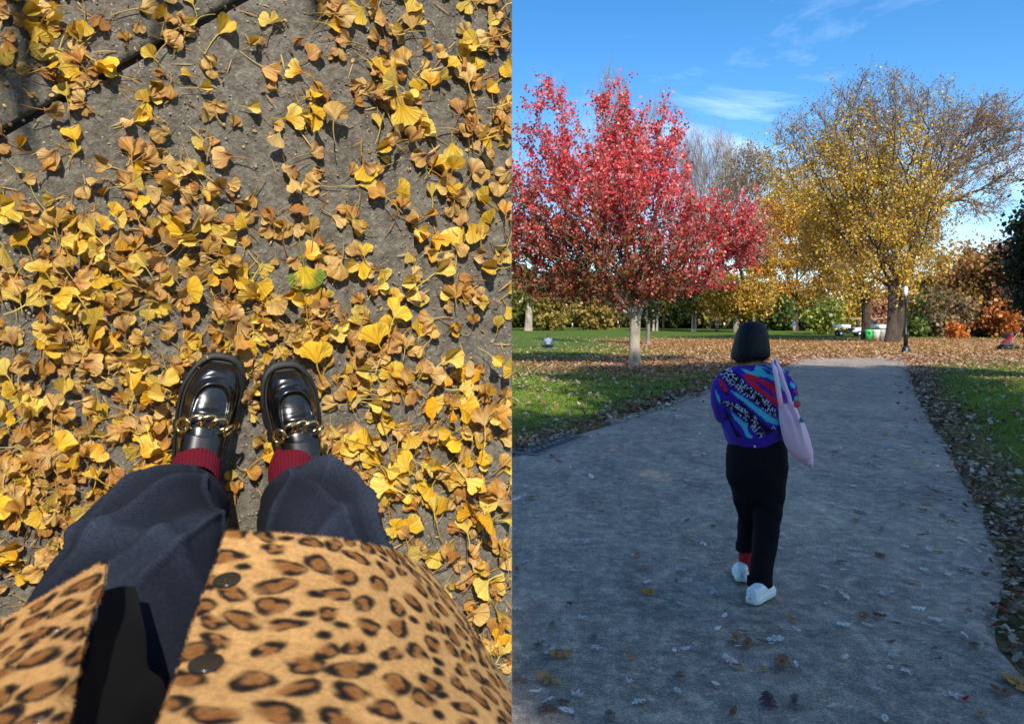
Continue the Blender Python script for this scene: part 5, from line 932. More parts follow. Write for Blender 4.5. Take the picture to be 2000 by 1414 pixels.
# thin pale stems at the wood edge
for k, (px, base_py, top, lb) in enumerate([(1032, 641, 598, 'thick white trunk standing alone at the left edge of the far lawn'), (1276, 643, 610, 'thin white stem, first right of the maple trunk'), (1283, 643, 606, 'thin white stem, second right of the maple trunk'), (1352, 639, 605, 'thin pale stem left of the dark hair, first of a pair'), (1358, 639, 600, 'thin pale stem left of the dark hair, second of a pair'), (1295, 646, 612, 'dark slim stem among the pale ones right of the maple')]):
    d = 105.; x = (px-HX)/F*d; z0 = float(gz(x, d)); H = (base_py-top)/F*d; env = [(x, d, z0+H+2.5, 2.0, 2.0, 2.2)]
    tree('wood_edge_tree', lb, 'tree', (x, d, z0), (x+.1, d, z0+H), env, 90, .55 if k == 0 else .16, (1200, .5, .4, pick(OLIVE+TAN_)), .4, BARK_PALE if k < 5 else BARK, .014, 300+k, 1, .6, min_r=.08, flare=1.3)
# ---- dark tree leaning in at the right edge
d = 19.; env = [E(2045, 500, d, 75, 105), E(2075, 420, d, 90, 75), E(2030, 590, d, 40, 45), E(2110, 520, d, 100, 120)]
tree('dark_maple', 'dark green tree leaning in at the right edge above the stroller', 'tree', (17.2, 19, 0), (17.0, 19, 1.6), env, 500, .22, (15000, .15, .16, pick([C(40, 54, 28), C(54, 68, 32), C(34, 44, 26), C(70, 66, 36)])), .4, BARK, .006, 31, 1, .4, min_r=.03)
# ---- tall trees beside and behind the camera: they stand outside the picture and shade the path
def clear_left(P):
    # no twig grows where it would hang between the sun and the sunny pavement
    S_ = np.array(SUN); ok = np.ones(len(P), bool)
    for y in (.35, .7, 1.0, 1.35):
        t = (P[:, 1]-y)/S_[1]; q = P-S_*t[:, None]; ok &= ~((t > 0) & (q[:, 0] > -1.7) & (q[:, 0] < .38) & (q[:, 2] > .4) & (q[:, 2] < 2.6))
    return ok
def shade(base, fork, env, N_, n, label, seed, sz=.30):
    tree('shade_tree', label, 'tree', base, fork, env, N_, .35, (n, sz, .42, pick([C(150, 116, 50), C(120, 110, 46), C(166, 128, 56)])), .5, BARK, .010, seed, 1, .6, 'tall trees shading the path', keep=lambda p: bool(clear_left(np.array([p]))[0]), leafkeep=clear_left, min_r=.04)
for k, (tx, ty, env_) in enumerate([(8.5, -19, [(7.0, -18.5, 20, 4.4, 5.0, 3.6), (5.6, -21.0, 18, 2.2, 2.6, 2.4)]), (12, -11, [(10.4, -11.5, 20, 4.6, 4.8, 3.6)]), (15.5, -4, [(13.6, -4.5, 20.5, 4.2, 4.4, 3.2)]), (16, -17, [(14.2, -15, 20, 4.4, 5.2, 3.6)]), (9.5, -4, [(9.6, -5.2, 20, 3.8, 4.2, 3.2)])]):
    shade((tx, ty, 0), (tx-.3, ty, 11), env_, 300, 9500, 'tall tree behind the viewer shading the path, '+['nearest to the left edge', 'second from the left', 'beside the right lawn', 'farthest back on the right', 'in the middle'][k], 61+k, .42)
# unseen evergreens added behind the viewer to cut sky fill on the pavement
for k, (x, y, h, w) in enumerate([(-7.5, -5.5, 6.0, 2.4), (-4.6, -6.0, 6.0, 2.4), (-1.8, -6.4, 5.6, 2.3), (1.0, -6.8, 5.0, 2.2), (-10.0, -3.0, 6.0, 2.4)]):
    tree('fill_blocker_tree', 'dark evergreen added unseen behind the viewer to cut fill light, '+['second', 'third', 'fourth', 'fifth', 'first', 'sixth'][k]+' from the left', 'tree', (x, y, 0), (x, y, .5), [(x, y, h*.45, w, w*.8, h*.42), (x, y, h*.25, w*1.1, w*.9, h*.25), (x, y, h*.7, w*.75, w*.6, h*.28)], 200, .16, (9000, .34, .3, pick(DARK)), .4, BARK, .010, 700+k, 1, .4, 'added evergreens cutting fill light behind the viewer', min_r=.05, leafkeep=clear_left, keep=lambda p: bool(clear_left(np.array([p]))[0]))
# one bare limb of the second added evergreen reaches out overhead; its shadow falls across the upper left pavement
for k, (pa, pb, r_) in enumerate([((-60, 60), (60, 300), .012), ((10, -60), (45, 210), .016), ((280, -60), (300, 90), .012), ((590, -70), (612, 40), .014)]):
    A_ = ah(*pa)+SUN*2.6; B_ = ah(*pb)+SUN*2.6; mbr = MB(); mbr.tube([Vector((-5.0, -6.0, 4.6)), A_+Vector((-.8, -1.8, .7)), A_, (A_+B_)/2+Vector((.02, 0, .01)), B_], [.03, .02, r_, r_, r_*.5], 7); o = mbr.build('branch', BARK, None, True); adopt(o, bpy.data.objects['fill_blocker_tree.001'])
# =================================================================== street furniture
M_BLACK = mat_noise('black_iron', C(16, 17, 18), C(30, 31, 32), 30, .45, .2, .004)
M_GLOBE = mat_noise('lamp_globe', C(206, 206, 200), C(232, 232, 226), 6, .3, .0)
def rev(prof, seg=20, c=(0, 0, 0)): return [((c[0], c[1], c[2]+z), (r, 0, 0), (0, r, 0)) for r, z in prof]
def lamp(p, H, label, banner=False):
    t = tag(empty('lamp_post', p), label, 'lamp post', 'park lamp posts'); k = H/3.55
    m = MB(); m.loft(rev([(.24*k, 0), (.25*k, .06*k), (.22*k, .12*k), (.20*k, .22*k), (.15*k, .30*k), (.11*k, .36*k)]), 8); m.build('base', M_BLACK, t)
    m = MB(); m.loft(rev([(.105*k, .34*k), (.10*k, .9*k), (.12*k, .95*k), (.12*k, 1.0*k), (.07*k, 1.05*k), (.062*k, 1.6*k), (.052*k, 2.7*k), (.075*k, 2.74*k), (.075*k, 2.80*k), (.05*k, 2.84*k), (.09*k, 2.93*k)]), 14); m.build('pole', M_BLACK, t, True)
    m = MB(); m.loft(rev([(.08*k, 2.93*k), (.11*k, 3.05*k), (.128*k, 3.18*k), (.125*k, 3.30*k), (.09*k, 3.42*k), (.05*k, 3.47*k)]), 20); m.build('globe', M_GLOBE, t, True)
    m = MB(); m.loft(rev([(.06*k, 3.46*k), (.05*k, 3.52*k), (.02*k, 3.56*k), (.012*k, 3.64*k)]), 12)
    for a in range(4):
        an = a*math.pi/2+.4; m.tube([(math.cos(an)*r, math.sin(an)*r, z*k) for r, z in ((.09*k, 2.93), (.125*k, 3.05), (.145*k, 3.2), (.125*k, 3.36), (.06*k, 3.47))], .008*k, 5)
    m.build('cage', M_BLACK, t, True)
    if banner:
        m = MB(); m.tube([(0, 0, 3.0*k-.25), (.52, 0, 3.0*k-.25)], .015, 6); m.tube([(0, 0, 1.1), (.52, 0, 1.1)], .015, 6); m.build('banner_arm', M_BLACK, t)
        bn = MB(); bn.box((.30, 0, (3.0*k-.25+1.1)/2), (.21, .008, (3.0*k-.25-1.1)/2-.02)); bo = bn.build('banner', mat_noise('green_banner', C(20, 74, 58), C(26, 88, 68), 5, .7, 0), t)
        mk_ = MB(); mk_.box((.30, -.011, 1.30), (.10, .002, .12)); mk_.box((.24, -.011, 2.45), (.045, .002, .26)); mk_.box((.24, -.011, 1.95), (.03, .002, .05)); mk_.box((.24, -.011, 1.75), (.03, .002, .05)); mk_.build('banner_print', mat_noise('pale_print', C(170, 196, 188), C(190, 214, 204), 9, .7, 0), bo)
    return t
lamp(gnd(1769, 689), 3.62, 'black iron lamp post with white globe at the path end')
lamp(Vector((at(1755, 0, 83).x, 83, float(gz(44, 83)))), 3.7, 'farther lamp post with green banner behind the thick elm trunk', True)
for px, lb in ((1516, 'small distant lamp post right of the woman near the wood'), (1384, 'small distant lamp post left of the woman near the wood')):
    x = (px-HX)/F*122; lamp(Vector((x, 122, float(gz(x, 122)))), 3.7, lb)
# ---- bins
def bin_(px, d, cl, label):
    p = Vector((at(px, 0, d).x, d, 0)); t = tag(empty('litter_bin', p), label, 'litter bin', 'litter bins by the elm')
    m1 = mat_noise('bin_body', tuple(v*.55 for v in cl[:3])+(1,), tuple(v*.8 for v in cl[:3])+(1,), 5, .6, .2); m2 = mat_noise('bin_liner', cl, tuple(min(1, v*1.3) for v in cl[:3])+(1,), 14, .35, .5, .02)
    m = MB(); m.loft(rev([(.24, .03), (.255, .08), (.30, .80), (.31, .88)]), 18); m.build('drum', m1, t, True)
    m = MB()
    for k in range(18):
        a = k/18*6.283; m.box((math.cos(a)*.285, math.sin(a)*.285, .45), (.012, .03, .40), rot=np.array(Matrix.Rotation(a, 3, 'Z') @ Matrix.Rotation(.07, 3, 'Y')))
    m.build('slats', m2, t)
    m = MB(); a = np.linspace(0, 6.283, 24, endpoint=False)
    rows = [np.stack([np.cos(a)*(r*(1+.04*np.sin(a*7))), np.sin(a)*(r*(1+.04*np.sin(a*7))), np.full(24, z)+dz*np.sin(a*5)], -1) for r, z, dz in ((.34, .66, .05), (.345, .80, .02), (.335, .93, .01), (.29, .94, .01), (.27, .80, 0))]; m.add(np.concatenate(rows), grid_faces(5, 24, True)); m.build('bag_liner', m2, t, True)
bin_(1697, 67, C(70, 190, 96), 'bright green litter bin beside the elm trunks'); bin_(1711, 67.3, C(196, 200, 178), 'whitish litter bin in the middle of three'); bin_(1722, 67.6, C(150, 152, 140), 'grey litter bin next to the thick elm trunk')
# ---- utility carts
M_WHITE = mat_noise('cart_white', C(204, 206, 210), C(224, 226, 228), 3, .4, 0); M_DARK = mat_noise('cart_dark', C(24, 24, 26), C(40, 40, 44), 9, .7, .1); M_TYRE = mat_noise('tyre', C(16, 16, 16), C(30, 30, 30), 20, .9, .3); M_GLASS = mat_noise('cart_windscreen', C(120, 134, 140), C(150, 164, 168), 2, .1, 0)
def cart(p, rz, label, flip=1):
    t = tag(empty('utility_cart', p), label, 'utility cart', 'utility carts by the elm'); t.rotation_euler = (0, 0, rz); t.scale = (1.12,)*3
    m = MB(); m.box((-.62, 0, .86), (.72, .60, .05), bev=.01); m.box((-.62, -.58, 1.02), (.72, .03, .17), bev=.01); m.box((-.62, .58, 1.02), (.72, .03, .17), bev=.01); m.box((-1.32, 0, 1.02), (.03, .56, .17), bev=.01); m.box((.08, 0, 1.02), (.03, .56, .17), bev=.01); m.build('cargo_bed', M_WHITE, t)
    m = MB(); m.loft([((.78, 0, .36), (.50, 0, 0), (0, .58, 0)), ((.80, 0, .50), (.54, 0, 0), (0, .60, 0)), ((.86, 0, .72), (.46, 0, 0), (0, .58, 0)), ((.94, 0, .90), (.30, 0, 0), (0, .52, 0))], 24, 4); m.build('front_body', M_WHITE, t)
    m = MB(); m.box((-.2, 0, .46), (1.0, .40, .10), bev=.02); m.build('chassis', M_DARK, t)
    m = MB(); m.box((.34, 0, .74), (.20, .52, .09), bev=.03); m.box((.16, 0, 1.0), (.05, .52, .22), bev=.03); m.build('seat', M_DARK, t)
    m = MB()
    for x, y in ((.14, .52), (.14, -.52), (1.02, .50), (1.02, -.50)): m = MB(); m.tube([(x, y, .8), (x-.06 if x > .5 else x, y, 1.78)], .022, 6); m.build('roof_post', M_DARK, t)
    pass
    m = MB(); m.box((.52, 0, 1.81), (.60, .62, .035), bev=.015); m.build('roof', mat_noise('cart_roof', C(150, 140, 116), C(190, 182, 160), 4, .6, 0), t)
    m = MB(); m.box((1.0, 0, 1.28), (.012, .47, .34), rot=np.array(Matrix.Rotation(-.12, 3, 'Y'))); m.build('windscreen', M_GLASS, t)
    m = MB(); m.tube([(.78, -.2, .85), (.66, -.2, 1.12)], .02, 6); m.build('steering_column', M_DARK, t)
    for x in (-.86, .96):
        for y in (-.56, .56):
            a = np.linspace(0, 6.283, 20, endpoint=False); m = MB(); m.loft([((x, y+s, .27), (r, 0, 0), (0, 0, r)) for s, r in ((-.10, .20), (-.09, .255), (-.04, .27), (.04, .27), (.09, .255), (.10, .20))], 20); w = m.build('wheel', M_TYRE, t, True)
            m = MB(); m.loft([((x, y+s, .27), (r, 0, 0), (0, 0, r)) for s, r in ((-.108, .05), (-.11, .13), (.11, .13), (.108, .05))], 14); m.build('rim', M_WHITE, w)
    for y in (-.36, .36): m = MB(); m.loft([((1.30+s, y, .62), (0, r, 0), (0, 0, r)) for s, r in ((-.05, .07), (.03, .075), (.05, .04))], 12); m.build('headlight', M_GLASS, t, True)
cart(Vector((at(1656, 0, 84).x, 84, .02)), R(-8), 'white utility cart with open cargo bed parked on the leaves'); cart(Vector((at(1713, 0, 82).x, 82, .02)), R(96), 'second utility cart half hidden behind the bins')
# =================================================================== people in the distance
def capsule(a, b, ra, rb, sq=1.0):
    a, b = np.array(a, float), np.array(b, float); t = b-a; L_ = np.linalg.norm(t); t = t/L_; u = np.cross(t, [0, 1, 0]) if abs(t[1]) < .9 else np.cross(t, [1, 0, 0]); u /= np.linalg.norm(u); w = np.cross(t, u)
    return [(a-t*ra*.7, u*ra*.5, w*ra*.5*sq), (a-t*ra*.3, u*ra*.9, w*ra*.9*sq), (a, u*ra, w*ra*sq), (b, u*rb, w*rb*sq), (b+t*rb*.4, u*rb*.85, w*rb*.85*sq), (b+t*rb*.8, u*rb*.45, w*rb*.45*sq)]
def figure(p, H, rz, cols, label, pose='walk', name='person'):
    t = tag(empty(name, p), label, 'person'); t.rotation_euler = (0, 0, rz); m = MB(); k = H/1.7
    if pose == 'sit':
        S_ = dict(hip=(0, 0, .13), chest=(0, .05, .45), neck=(0, .06, .60), head=(0, .05, .74)); kn = [(-.34, .24, .14), (.34, .24, .14)]; ft = [(-.05, .42, .07), (.05, .40, .07)]; el = [(-.23, .16, .34), (.23, .16, .34)]; hd = [(-.16, .34, .24), (.16, .34, .24)]
    else:
        S_ = dict(hip=(0, 0, .90), chest=(0, .02, 1.25), neck=(0, .02, 1.42), head=(0, .03, 1.57)); st = .16; kn = [(-.10, st*.8, .49), (.10, -.02, .48)]; ft = [(-.10, st, .06), (.10, -st*1.1, .08)]; el = [(-.27, -.10, 1.12), (.27, .06, 1.12)]; hd = [(-.27, .02, .90), (.26, .24, .97)]
    V = lambda a: np.array(a)*k
    m.loft([(V(S_['hip'])+[0, 0, -.1*k], (.12*k, 0, 0), (0, .08*k, 0)), (V(S_['hip']), (.17*k, 0, 0), (0, .12*k, 0)), ((V(S_['hip'])+V(S_['chest']))/2, (.145*k, 0, 0), (0, .105*k, 0)), (V(S_['chest']), (.19*k, 0, 0), (0, .12*k, 0)), (V(S_['neck'])-[0, 0, .03*k], (.13*k, 0, 0), (0, .08*k, 0)), (V(S_['neck'])+[0, 0, .03*k], (.05*k, 0, 0), (0, .05*k, 0))], 16)
    m.loft(capsule(V(S_['neck']), V(S_['head']), .05*k, .06*k), 12); h = V(S_['head']); m.loft([(h+[0, 0, z*k], (r*k, 0, 0), (0, r*1.15*k, 0)) for r, z in ((.03, -.12), (.07, -.08), (.085, 0), (.08, .06), (.05, .11), (.01, .125))], 14)
    for s in (0, 1):
        sg = -1 if s == 0 else 1; hipj = V(S_['hip'])+np.array([.09*sg*k, 0, -.03*k]); m.loft(capsule(hipj, V(kn[s]), .085*k, .06*k), 12); m.loft(capsule(V(kn[s]), V(ft[s]), .06*k, .042*k), 12); f = V(ft[s]); m.loft([(f+[0, -.06*k, -.01*k], (.03*k, 0, 0), (0, 0, .03*k)), (f+[0, .04*k, -.02*k], (.042*k, 0, 0), (0, 0, .035*k)), (f+[0, .15*k, -.03*k], (.035*k, 0, 0), (0, 0, .02*k))], 10)
        sh = V(S_['chest'])+np.array([.20*sg*k, 0, .11*k]); m.loft(capsule(sh, V(el[s]), .055*k, .045*k), 10); m.loft(capsule(V(el[s]), V(hd[s]), .043*k, .03*k), 10); hh = V(hd[s]); m.loft(capsule(hh, hh+np.array([0, .03, -.07])*k, .035*k, .022*k), 8)
    me = remesh(m, 'body', .022*k, 4); Pp = cos_of(me)/k; shirt, pants, hair, skin, shoe_ = [np.array(c[:3]) for c in cols]; hz = S_['hip'][2]; c = np.tile(shirt, (len(Pp), 1))
    legm = (Pp[:, 2] < hz+.02) & ~((np.abs(Pp[:, 0]) > .205) & (pose != 'sit')) if pose != 'sit' else (Pp[:, 2] < .25) | ((Pp[:, 1] > .2) & (Pp[:, 2] < .30)); c[legm] = pants
    arm = np.minimum(np.linalg.norm(Pp-np.array(hd[0]), axis=1), np.linalg.norm(Pp-np.array(hd[1]), axis=1)) < .11; c[arm] = skin; nz = S_['neck'][2]; c[Pp[:, 2] > nz] = skin; c[(Pp[:, 2] > nz+.17) | ((Pp[:, 2] > nz+.06) & (Pp[:, 1] < S_['head'][1]-.01))] = hair
    if pose != 'sit': c[Pp[:, 2] < .10] = shoe_
    setcol(me, c); link('body', me, t, mat_attr('clothes', .8, .3, 30, .15, 0)); return t
SK, HR = C(190, 142, 112), C(30, 24, 22)
def far_at(px, d): x = (px-HX)/F*d; return Vector((x, d, float(gz(x, d))+.01))
figure(far_at(1551, 104), 1.72, R(160), (C(70, 100, 170), C(176, 160, 130), HR, SK, C(60, 50, 44)), 'distant person in a blue top and pale trousers walking by the dark trunk')
figure(far_at(1207, 126), 1.45, R(60), (C(206, 206, 206), C(50, 52, 60), HR, SK, C(40, 40, 40)), 'distant person in white and dark clothes left of the maple trunk')
figure(far_at(1063, 118), 1.4, R(-40), (C(40, 44, 56), C(36, 38, 44), HR, SK, C(30, 30, 30)), 'distant person in dark clothes near the yellow tree')
figure(far_at(1118, 128), .95, R(20), (C(214, 212, 208), C(190, 188, 184), HR, SK, C(60, 60, 60)), 'tiny distant person in white on the far lawn')
figure(far_at(1415, 124), 1.45, R(30), (C(210, 208, 204), C(70, 70, 78), HR, SK, C(40, 40, 40)), 'distant person in a white top left of the dark hair')
ps = gnd(1071, 681); figure(ps+Vector((0, 0, .03)), 1.7, R(10), (C(128, 140, 172), C(24, 24, 30), C(70, 64, 62), SK, C(30, 30, 30)), 'person in a white top sitting on a cloth on the lawn, back turned', 'sit')
m = MB(); x_, y_ = np.meshgrid(np.linspace(-.75, .6, 20), np.linspace(-.4, .6, 14), indexing='ij'); z_ = .03+.012*vnoise(np.stack([x_, y_, 0*x_], -1), 5, 2, 2); m.add(np.stack([x_, y_, z_], -1).reshape(-1, 3)+np.array(ps), grid_faces(20, 14)); m.add(np.stack([x_, y_, z_-.012], -1).reshape(-1, 3)+np.array(ps), grid_faces(20, 14)[:, ::-1]); tag(m.build('picnic_cloth', mat_noise('pale_cloth', C(120, 128, 124), C(150, 154, 148), 6, .9, .1), None, True), 'pale cloth spread on the lawn under the seated person', 'cloth')
# ---- stroller
sp = gnd(1969, 684); st_ = tag(empty('stroller', sp), 'dark stroller with red seat being pushed along the right side path', 'stroller'); st_.rotation_euler = (0, 0, R(4)); M_RED = mat_noise('red_cloth', C(120, 24, 34), C(150, 34, 44), 9, .8, .2)
m = MB()
for y in (-.22, .22): m.tube([(-.34, y, .16), (.10, y, .62), (.42, y, .98), (.50, y, 1.0)], .016, 6); m.tube([(.36, y, .16), (.02, y, .56)], .016, 6); m.tube([(-.34, y, .18), (.36, y, .18)], .012, 6)
m.tube([(.50, -.22, 1.0), (.50, .22, 1.0)], .018, 6); m.build('frame', mat_noise('grey_tube', C(120, 120, 122), C(150, 150, 150), 9, .4, 0, metal=.7), st_)
m = MB(); m.loft([((-.20, 0, .40), (.16, 0, 0), (0, .2, 0)), ((-.10, 0, .48), (.24, 0, 0), (0, .22, 0)), ((.02, 0, .62), (.14, 0, .05), (0, .22, 0)), ((.16, 0, .88), (.08, 0, .05), (0, .2, 0))], 16, 3); m.build('seat', M_RED, st_, True)
m = MB(); m.loft([((-.30, 0, .22), (.08, 0, 0), (0, .2, 0)), ((-.1, 0, .20), (.3, 0, 0), (0, .21, 0)), ((-.1, 0, .36), (.3, 0, 0), (0, .22, 0))], 16, 4); m.build('basket', M_DARK, st_, True)
m = MB(); a = np.linspace(0, np.pi*.55, 8); m.loft([((.10-.30*math.sin(v), 0, .74+.26*math.cos(v)), (.02*math.cos(v)+.01, 0, .02), (0, .22, 0)) for v in a], 14); m.build('hood', M_DARK, st_, True)
for x in (-.34, .36):
    for y in (-.25, .25):
        m = MB(); m.loft([((x, y+s, .14), (r, 0, 0), (0, 0, r)) for s, r in ((-.03, .10), (-.02, .135), (.02, .135), (.03, .10))], 16); m.build('wheel', M_TYRE, st_, True)
figure(gnd(2004, 684.5), 1.66, R(90), (C(28, 28, 34), C(24, 24, 30), HR, SK, C(20, 20, 20)), 'person in dark clothes pushing the stroller at the right edge')
# =================================================================== the walking woman
DW = 4.2; PXM = DW/F
wom = tag(empty('person', gnd(1480, 1160)), 'woman in a colourful patterned sweater and black trousers walking away on the path', 'person')
def W(px, py, dd=0.0): return np.array(at(px, py, DW+dd))
def wr(px, py, rx, ry, dd=0.0, tilt=0.0): return (W(px, py, dd), np.array((rx*PXM, 0, tilt*PXM)), np.array((0, ry, 0)))
def limb(pts): return [ (W(p[0], p[1], p[2]), p[3]) for p in pts ]
def add_limb(m, pts, seg=18):
    L_ = limb(pts); P = np.array([l[0] for l in L_]); rr = np.array([l[1] for l in L_]); n = 5*len(P); c = curve(P, n); rad = np.interp(np.linspace(0, len(P)-1, n), np.arange(len(P)), rr); m.tube(c, rad, seg)
# body: one skin
m = MB()
m.loft([wr(1472, 634, 10, .03, .03), wr(1472, 639, 20, .07, .03), wr(1472, 650, 23, .085, .03), wr(1472, 664, 23.5, .09, .03), wr(1472, 676, 21.5, .085, .04), wr(1472, 688, 18, .07, .05), wr(1472, 696, 11, .04, .07)], 24)
m.loft([wr(1472, 664, 4, .012, .128), wr(1472, 672, 5.5, .02, .132), wr(1472, 676, 4, .012, .125)], 12)       # nose
for s in (-1, 1): m.loft([wr(1472+s*23, 661, 3, .02, .02), wr(1472+s*24, 668, 3.5, .022, .02), wr(1472+s*23, 676, 2.5, .014, .02)], 10)
m.loft([wr(1472, 684, 16, .055, .0), wr(1470, 700, 16, .052, -.005), wr(1470, 712, 20, .06, -.005)], 18)
m.loft([wr(1472, 706, 24, .06), wr(1474, 720, 52, .08), wr(1474, 745, 56, .10), wr(1474, 790, 48, .10), wr(1475, 840, 44, .095), wr(1478, 880, 52, .11), wr(1478, 930, 50, .10)], 24)
add_limb(m, [(1424, 732, 0, .05), (1408, 772, 0, .045), (1412, 800, .02, .04), (1436, 796, .24, .032), (1452, 788, .33, .026)]); add_limb(m, [(1526, 732, 0, .05), (1543, 765, 0, .045), (1543, 788, .03, .04), (1520, 790, .25, .032), (1504, 786, .33, .026)])
for s, hx in ((1, 1456), (-1, 1500)):       # hands held in front of the chest
    m.loft([wr(hx, 788, 9, .018, .34), wr(hx+s*6, 786, 11, .016, .38), wr(hx+s*11, 785, 10, .013, .41)], 12)
    for j, (oy, ln_) in enumerate(((-8, 16), (-3, 19), (2, 18), (7, 14))): add_limb(m, [(hx+s*11, 785+oy, .40, .009), (hx+s*(11+ln_*.6), 785+oy, .42, .0085), (hx+s*(11+ln_), 787+oy, .40, .007)], 8)
    add_limb(m, [(hx+s*2, 780, .36, .011), (hx+s*6, 772, .37, .010), (hx+s*12, 769, .37, .008)], 8)
add_limb(m, [(1504, 930, 0, .07), (1498, 1010, -.01, .05), (1490, 1080, -.05, .042), (1485, 1140, -.08, .033)]); add_limb(m, [(1453, 930, 0, .065), (1459, 1000, .12, .036), (1458, 1065, .20, .030), (1457, 1105, .23, .028)])
adopt(link('body', remesh(m, 'body', .009, 4), None, mat_noise('skin_shade', C(150, 104, 80), C(168, 122, 96), 20, .5, .05)), wom)
# trousers
M_TROU = mat_denim('black_cotton', C(12, 12, 17), C(18, 18, 25), C(34, 34, 42)); m = MB()
m.loft([wr(1478, 846, 52, .11), wr(1478, 872, 57, .125), wr(1478, 905, 59, .14, -.012), wr(1477, 932, 57, .135, -.01), wr(1477, 950, 50, .115, 0), wr(1477, 968, 40, .085), wr(1477, 984, 26, .05)], 32)
add_limb(m, [(1507, 925, -.005, .088), (1501, 985, -.005, .087), (1496, 1040, -.02, .076), (1489, 1095, -.05, .068), (1484, 1137, -.08, .064)], 24); add_limb(m, [(1450, 920, .0, .086), (1457, 965, .06, .076), (1460, 1010, .14, .062), (1459, 1045, .19, .058), (1457, 1069, .22, .056)], 24)
me = remesh(m, 'trousers', .008, 9); Pp = cos_of(me); nz = np.empty(len(Pp)*3, np.float32); me.vertices.foreach_get('normal', nz); nz = nz.reshape(-1, 3); fold = .009*vnoise(Pp*[1, 1, .6], 11, 3, 3)+.005*np.sin(Pp[:, 2]*46+Pp[:, 0]*30+3*vnoise(Pp, 5, 4, 2))*np.exp(-((Pp[:, 2]-.55)/.25)**2)*.6; Pp = Pp+nz*fold[:, None]; me.vertices.foreach_set('co', Pp.astype(np.float32).ravel()); setcol(me, np.clip(np.tile((fold*40)[:, None], (1, 3)), 0, .6)); tr = adopt(link('trousers', me, None, M_TROU), wom)
for (px, py, dd, r_) in ((1484, 1132, -.08, .068), (1457, 1064, .22, .059)):
    m = MB(); c = W(px, py, dd); m.loft([(c+[0, 0, z], (r_*k, 0, .004), (0, r_*k, 0)) for z, k in ((.018, .97), (.016, 1.04), (-.028, 1.05), (-.032, .98), (-.02, .92))], 28, cap=False); o = m.build('cuff', M_TROU, None, True); adopt(o, wom); o.parent = tr; o.matrix_parent_inverse = Matrix.Identity(4)
m = MB(); c = W(1474, 872, -.145); m.loft([(c+[0, 0, z], (r_, 0, 0), (0, r_, 0)) for r_, z in ((.002, -.007), (.006, -.004), (.007, 0), (.006, .004), (.002, .007))], 12); adopt(m.build('waistband_tag', mat_noise('white_tag', C(200, 196, 190), C(220, 216, 210), 20, .6, 0), None, True), wom)
# sweater
m = MB(); m.loft([wr(1471, 710, 30, .075, .0), wr(1472, 713, 36, .085), wr(1473, 718, 54, .10), wr(1474, 728, 65, .112), wr(1474, 745, 68, .124), wr(1474, 772, 67, .136), wr(1474, 802, 66, .146), wr(1474, 830, 63, .15, 0, 2), wr(1476, 848, 60, .145, 0, 5), wr(1477, 858, 57, .135, 0, 8), wr(1478, 866, 54, .128, 0, 9)], 40)
add_limb(m, [(1426, 731, 0, .056), (1412, 755, -.015, .060), (1409, 785, -.02, .060), (1415, 808, .02, .058), (1434, 802, .20, .05), (1450, 790, .32, .038)], 22); add_limb(m, [(1524, 731, 0, .056), (1537, 755, -.01, .056), (1541, 775, -.01, .053), (1538, 790, .06, .052), (1520, 792, .24, .045), (1504, 786, .32, .036)], 22)
me = remesh(m, 'sweater', .0058, 3); Pp = cos_of(me); nz = np.empty(len(Pp)*3, np.float32); me.vertices.foreach_get('normal', nz); nz = nz.reshape(-1, 3)
fold = .011*vnoise(Pp*[1, 1, 1.6], 8, 13, 2)-.009*np.abs(vnoise((Pp @ np.array([[.8, 0, -.6], [0, 1, 0], [.6, 0, .8]]))*[.5, 1, 2.2], 7, 23, 2))+.006*np.sin((Pp[:, 2]*34+Pp[:, 0]*20)+2.5*vnoise(Pp, 5, 6, 2))*np.exp(-((Pp[:, 2]-.97)/.08)**2); Pp = Pp+nz*fold[:, None]; me.vertices.foreach_set('co', Pp.astype(np.float32).ravel())
def inpoly(x, y, poly):
    c = np.zeros(len(x), bool); n = len(poly)
    for i in range(n):
        (x1, y1), (x2, y2) = poly[i], poly[(i+1) % n]; k = ((y1 > y) != (y2 > y)) & (x < (x2-x1)*(y-y1)/((y2-y1)+1e-9)+x1); c ^= k
    return c
gx = (Pp[:, 0]/PXM+HX-1350)*4.283; gy = (HY-(Pp[:, 2]-EYE)/PXM-600)*4.283; jx = gx+5*vnoise(Pp, 60, 3, 2); jy = gy+5*vnoise(Pp, 60, 4, 2)
PURP, TEAL, REDK, BLCK, WHT = [np.array(c[:3]) for c in (C(64, 34, 158), C(78, 190, 200), C(222, 34, 52), C(20, 16, 42), C(214, 214, 232))]; c = np.tile(PURP, (len(Pp), 1))
for pl in ([(330, 740), (420, 830), (520, 930), (610, 1005), (560, 1035), (480, 930), (390, 850)], [(235, 820), (290, 890), (325, 990), (375, 1062), (330, 1062), (295, 960)], [(200, 560), (250, 620), (280, 730), (235, 700)], [(600, 440), (720, 520), (760, 640), (700, 600)]): c[inpoly(jx, jy, pl)] = BLCK
